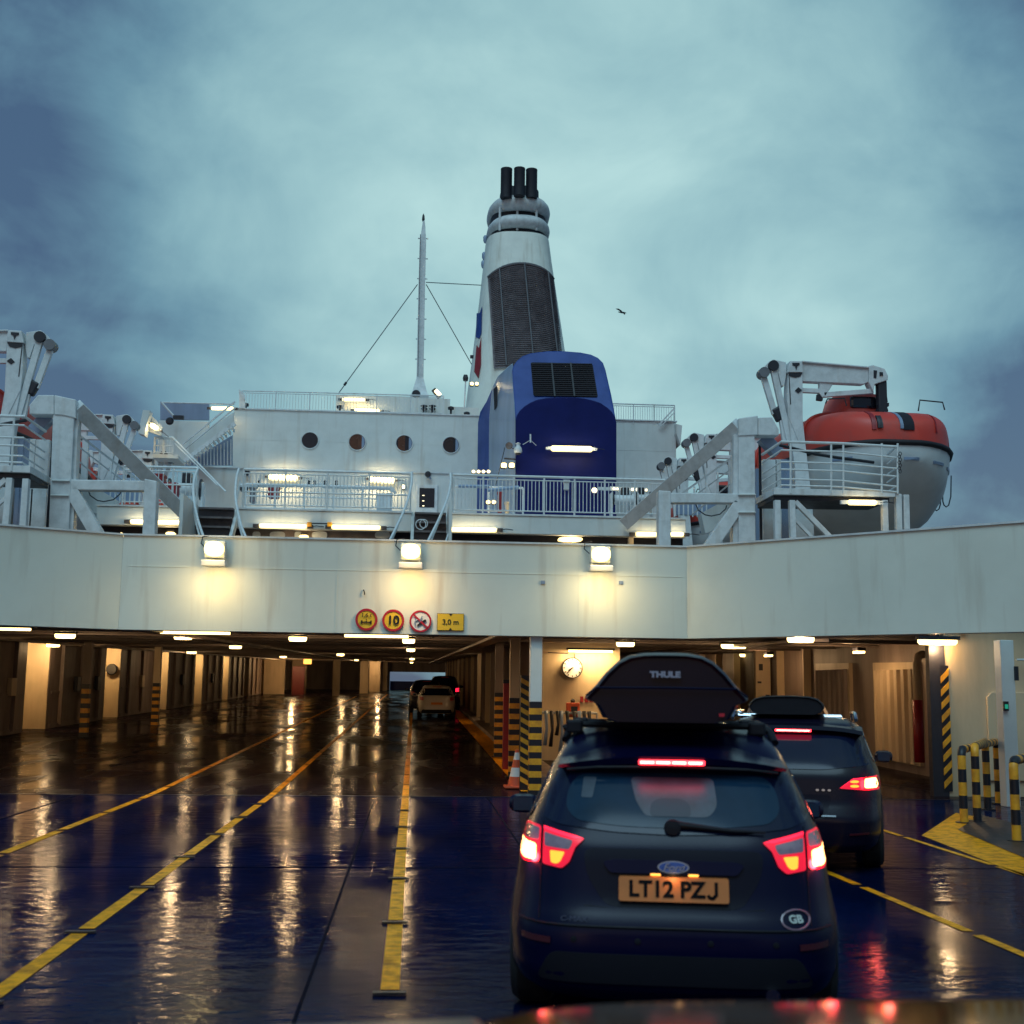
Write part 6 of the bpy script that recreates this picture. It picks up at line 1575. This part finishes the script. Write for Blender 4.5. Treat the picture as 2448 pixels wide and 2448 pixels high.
# ---------------------------------------------------------------- second car: dark estate to the right
t = empty('parked_car', (0,0,0), 'dark grey estate car with red brake lights ahead at the right', 'car', 'cars on the deck')
st = [(.22,.82,.08,4.45),(.28,.89,.02,4.6),(.40,.925,.0,4.66),(.55,.93,-.01,4.66),(.64,.925,.02,4.6),(.72,.92,.05,4.5),(.85,.915,.07,4.3),(.98,.90,.09,3.9),(1.05,.88,.12,3.6),(1.12,.85,.17,3.4),(1.25,.80,.28,3.1),(1.37,.755,.39,2.8),
      (1.45,.72,.47,2.55),(1.50,.68,.56,2.35),(1.54,.61,.72,2.1),(1.57,.50,.95,1.9),(1.58,.3,1.2,1.7)]
c2 = Car(st); c2.body(t, 'grey_car')
W_ = c2.patch(rpoly([(-.70,1.37),(0,1.41),(.70,1.37),(.79,1.10),(.3,1.05),(-.3,1.05),(-.79,1.10)], .06), .008, .03, 'rear_window', 'carglass', t, step=.08)
s = MB(); R0 = []
for i in range(21):
    x = -.72+1.44*i/20; e_ = abs(x/.72); R0.append([Vector((x,.75,1.53-.05*e_**3)), Vector((x,.40+.05*e_**2,1.49-.05*e_**3)), Vector((x,.36+.05*e_**2,1.45-.05*e_**3)), Vector((x,.75,1.43-.04*e_**3))])
s.rings(R0); s.build('roof_spoiler','grey_car',t,smooth=35)
s = MB(); s.box((-.19,.345,1.425),(.19,.40,1.452)); b_ = s.build('high_brake_light','brakebar',t,bevel=.006)
s = MB(); s.box((-.17,.340,1.432),(.17,.3445,1.444)); s.build('lit_segment','barcore',b_)
for sd in (-1,1):
    mm_ = (lambda p: p) if sd > 0 else mir
    l_ = c2.patch(mm_(rpoly([(.46,.865),(.60,.965),(.86,.99),(.90,.90),(.88,.84),(.70,.85)], .02)), .012, .02, 'tail_light', 'redlens', t, step=.05)
    c2.patch(mm_(rpoly([(.715,.87),(.72,.965),(.84,.97),(.865,.90),(.85,.865)], .02)), .017, .004, 'brake_lens', 'brake', l_, step=.05)
    for z in (.89,.935): c2.patch(mm_(ell(.615,z,.045,.014,14)), .017, .004, 'side_lens', 'indic', l_)
    c2.patch(mm_([(.46,.865),(.60,.967),(.70,.975),(.70,.96),(.60,.95)]), .017, .004, 'red_edge', 'redglow', l_, step=.05)
    point((sd*.79, c2.ry(.79,.92)-.15, .92), 4, (1,.05,.07), r=.05, parent=t)
    s = MB(); s.tube([(sd*.66,.75,1.55),(sd*.655,.85,1.61),(sd*.65,1.2,1.625),(sd*.64,2.3,1.61),(sd*.65,2.5,1.53)], .022, 8); s.build('roof_rail','chrome',t,smooth=40)
c2.patch(rpoly([(-.38,.80),(-.32,.56),(.32,.56),(.38,.80)], .05), .003, .01, 'tailgate_recess','black_car',t)
c2.patch([(-.26,.62),(.26,.62),(.26,.73),(-.26,.73)], .015, .01, 'number_plate','plate',t)
c2.patch([(.12,.585),(.42,.585),(.42,.60),(.12,.60)], .02, .012, 'chrome_strip','chrome',t)
for x in (.14,.20,.26): c2.patch(ell(x+.1,.845,.018,.012,10), .012, .006, 'badge_letter','chrome',t)
c2.patch([(.55,.40),(.75,.41),(.75,.43),(.55,.42)], .012, .01, 'reflector','reddark',t)
car_common(c2, t, 2.8, .34, .80, .95, mirror=(3.15,1.03), m='grey_car', side_win=[[(.62,1.12),(.75,1.38),(1.2,1.43),(1.25,1.08)],[(1.3,1.08),(1.26,1.44),(2.0,1.44),(2.0,1.06)],[(2.06,1.06),(2.06,1.44),(2.4,1.40),(2.95,1.10)]])
place(t, U(1886,1700,12.9).x, 12.8, 0, R(-18.5))
rows = [(.30,0.0),(.36,.02),(.40,.08),(.41,.11),(.39,.16),(.34,.21),(.25,.24),(.1,.25),(.001,.25)]
rb2 = roof_box('roof_box', 'low black roof box on the dark grey estate car', None, 1.8, rows, 'plastic')
for y in (.4, 1.2):
    s = MB(); s.tube([(-.60,y,-.03),(.60,y,-.03)], .02, 8); s.build('roof_bar','chrome',rb2)
    for sd in (-1,1): s = MB(); s.beam((sd*.44,y,.0),(sd*.40,y,.10),.03); s.build('bar_clamp','chrome',rb2)
rb2.scale = (1, 1, .8); rb2.location = (U(1876,1700,13.6).x, 13.55, 1.60); rb2.rotation_euler = (0, 0, R(-18.5))

# ---------------------------------------------------------------- far cars
def far_car(px, Y, label, m, lit=None, tall=0, wpx=None):
    t = empty('parked_car', (0,0,0), label, 'car', 'cars on the deck')
    st = [(.22,.78,.08,3.9),(.32,.86,.0,4.1),(.55,.875,.0,4.15),(.66,.87,.04,4.05),(.9,.85,.08,3.8),(1.0,.82,.12,3.3),(1.1,.78,.20,3.0),(1.3,.68,.36,2.6),(1.40,.62,.46,2.3),(1.45,.54,.62,2.0),(1.48,.3,.95,1.7)]
    st = [(a*(1+tall), b, c_, d) for a, b, c_, d in st]
    c = Car(st, 5); c.body(t, m)
    k = 1+tall
    c.patch(rpoly([(-.60,1.34*k),(.60,1.34*k),(.72,1.03*k),(-.72,1.03*k)], .06), .01, .02, 'rear_window','carglass',t,step=.1)
    for sd in (-1,1):
        mm_ = (lambda p: p) if sd > 0 else mir
        c.patch(mm_(rpoly([(.60,.80*k),(.60,.95*k),(.80,.97*k),(.83,.82*k)], .02)), .012, .02, 'tail_light', lit or 'signr', t, step=.06)
    c.patch([(-.26,.62),(.26,.62),(.26,.72),(-.26,.72)], .01, .01, 'number_plate','plate',t)
    c.patch(rpoly([(-.7,.24),(.7,.24),(.65,.40),(-.65,.40)], .04), .006, .01, 'bumper_insert','plastic',t)
    s = MB(); s.box((-.2,.40,1.40*k),(.2,.46,1.425*k)); s.build('high_brake_light','signr',t)
    car_common(c, t, 2.55, .31, .76, .8, mirror=(2.6,.98*k), m=m, side_win=[[(.62,1.05*k),(.75,1.33*k),(1.4,1.38*k),(1.4,1.03*k)],[(1.46,1.03*k),(1.46,1.38*k),(2.1,1.33*k),(2.6,1.05*k)]])
    x = U(px, 1690, Y).x; place(t, x, Y, fz(Y)); return t
far_car(1044, 56.5, 'pale hatchback with dark rear window far down the middle lane', 'white_car')
far_car(1019, 63, 'dark car half hidden left of the pale hatchback', 'black_car', tall=.12)
far_car(1062, 68, 'dark van-like car with a red light beyond the pale hatchback', 'black_car', lit='redglow', tall=.25)

# ---------------------------------------------------------------- bonnet of the car the picture is taken from
t = empty('viewing_car', (0,0,0), 'tan glossy bonnet of the viewing car along the bottom edge', 'car')
s = MB(); NX, NY = 40, 26; W2 = 1.75
def bon(u, v):
    x = .04 + (W2+.10)*u; y0 = 1.0; yfr = 2.66-.10*abs(2*u-1)**4-.02; y = y0+(yfr-y0)*v
    z = 1.330-.10*(v**2.0)*1.0 - .05*v - .06*abs(2*u-1)**8 - (.06 if v > .999 else 0)
    return Vector((x, y, z))
for j in range(NY+1):
    for i in range(NX+1): s.v.append(bon(i/NX, j/NY))
for j in range(NY):
    for i in range(NX): s.f.append([j*(NX+1)+i, j*(NX+1)+i+1, (j+1)*(NX+1)+i+1, (j+1)*(NX+1)+i]); s.m.append(0)
k = len(s.v)
for j in range(NY+1):
    for i in range(NX+1): s.v.append(bon(i/NX, j/NY)-Vector((0,0,.05)))
ring_ = [i for i in range(NX+1)]+[j*(NX+1)+NX for j in range(1,NY+1)]+[NY*(NX+1)+i for i in range(NX-1,-1,-1)]+[j*(NX+1) for j in range(NY-1,0,-1)]
for a, b in zip(ring_, ring_[1:]+ring_[:1]): s.f.append([a,b,b+k,a+k]); s.m.append(0)
s.build('bonnet','tan_car',t,smooth=40)
s = MB(); s.hexa([(-1.0,1.0,1.20),(.15,1.0,1.20),(.15,2.5,1.14),(-.85,2.35,1.14),(-1.0,1.0,1.25),(.15,1.0,1.25),(.15,2.5,1.185),(-.85,2.35,1.185)]); s.build('wing','black_car',t,bevel=.03)
s = MB(); s.box((-.95,.9,.35),(1.95,2.45,1.13)); s.build('front_body','black_car',t,bevel=.08)
for x in (-.75,1.7): wheel(t, x, 1.6, .34, 1 if x > 0 else -1)
bpy.context.view_layer.update()
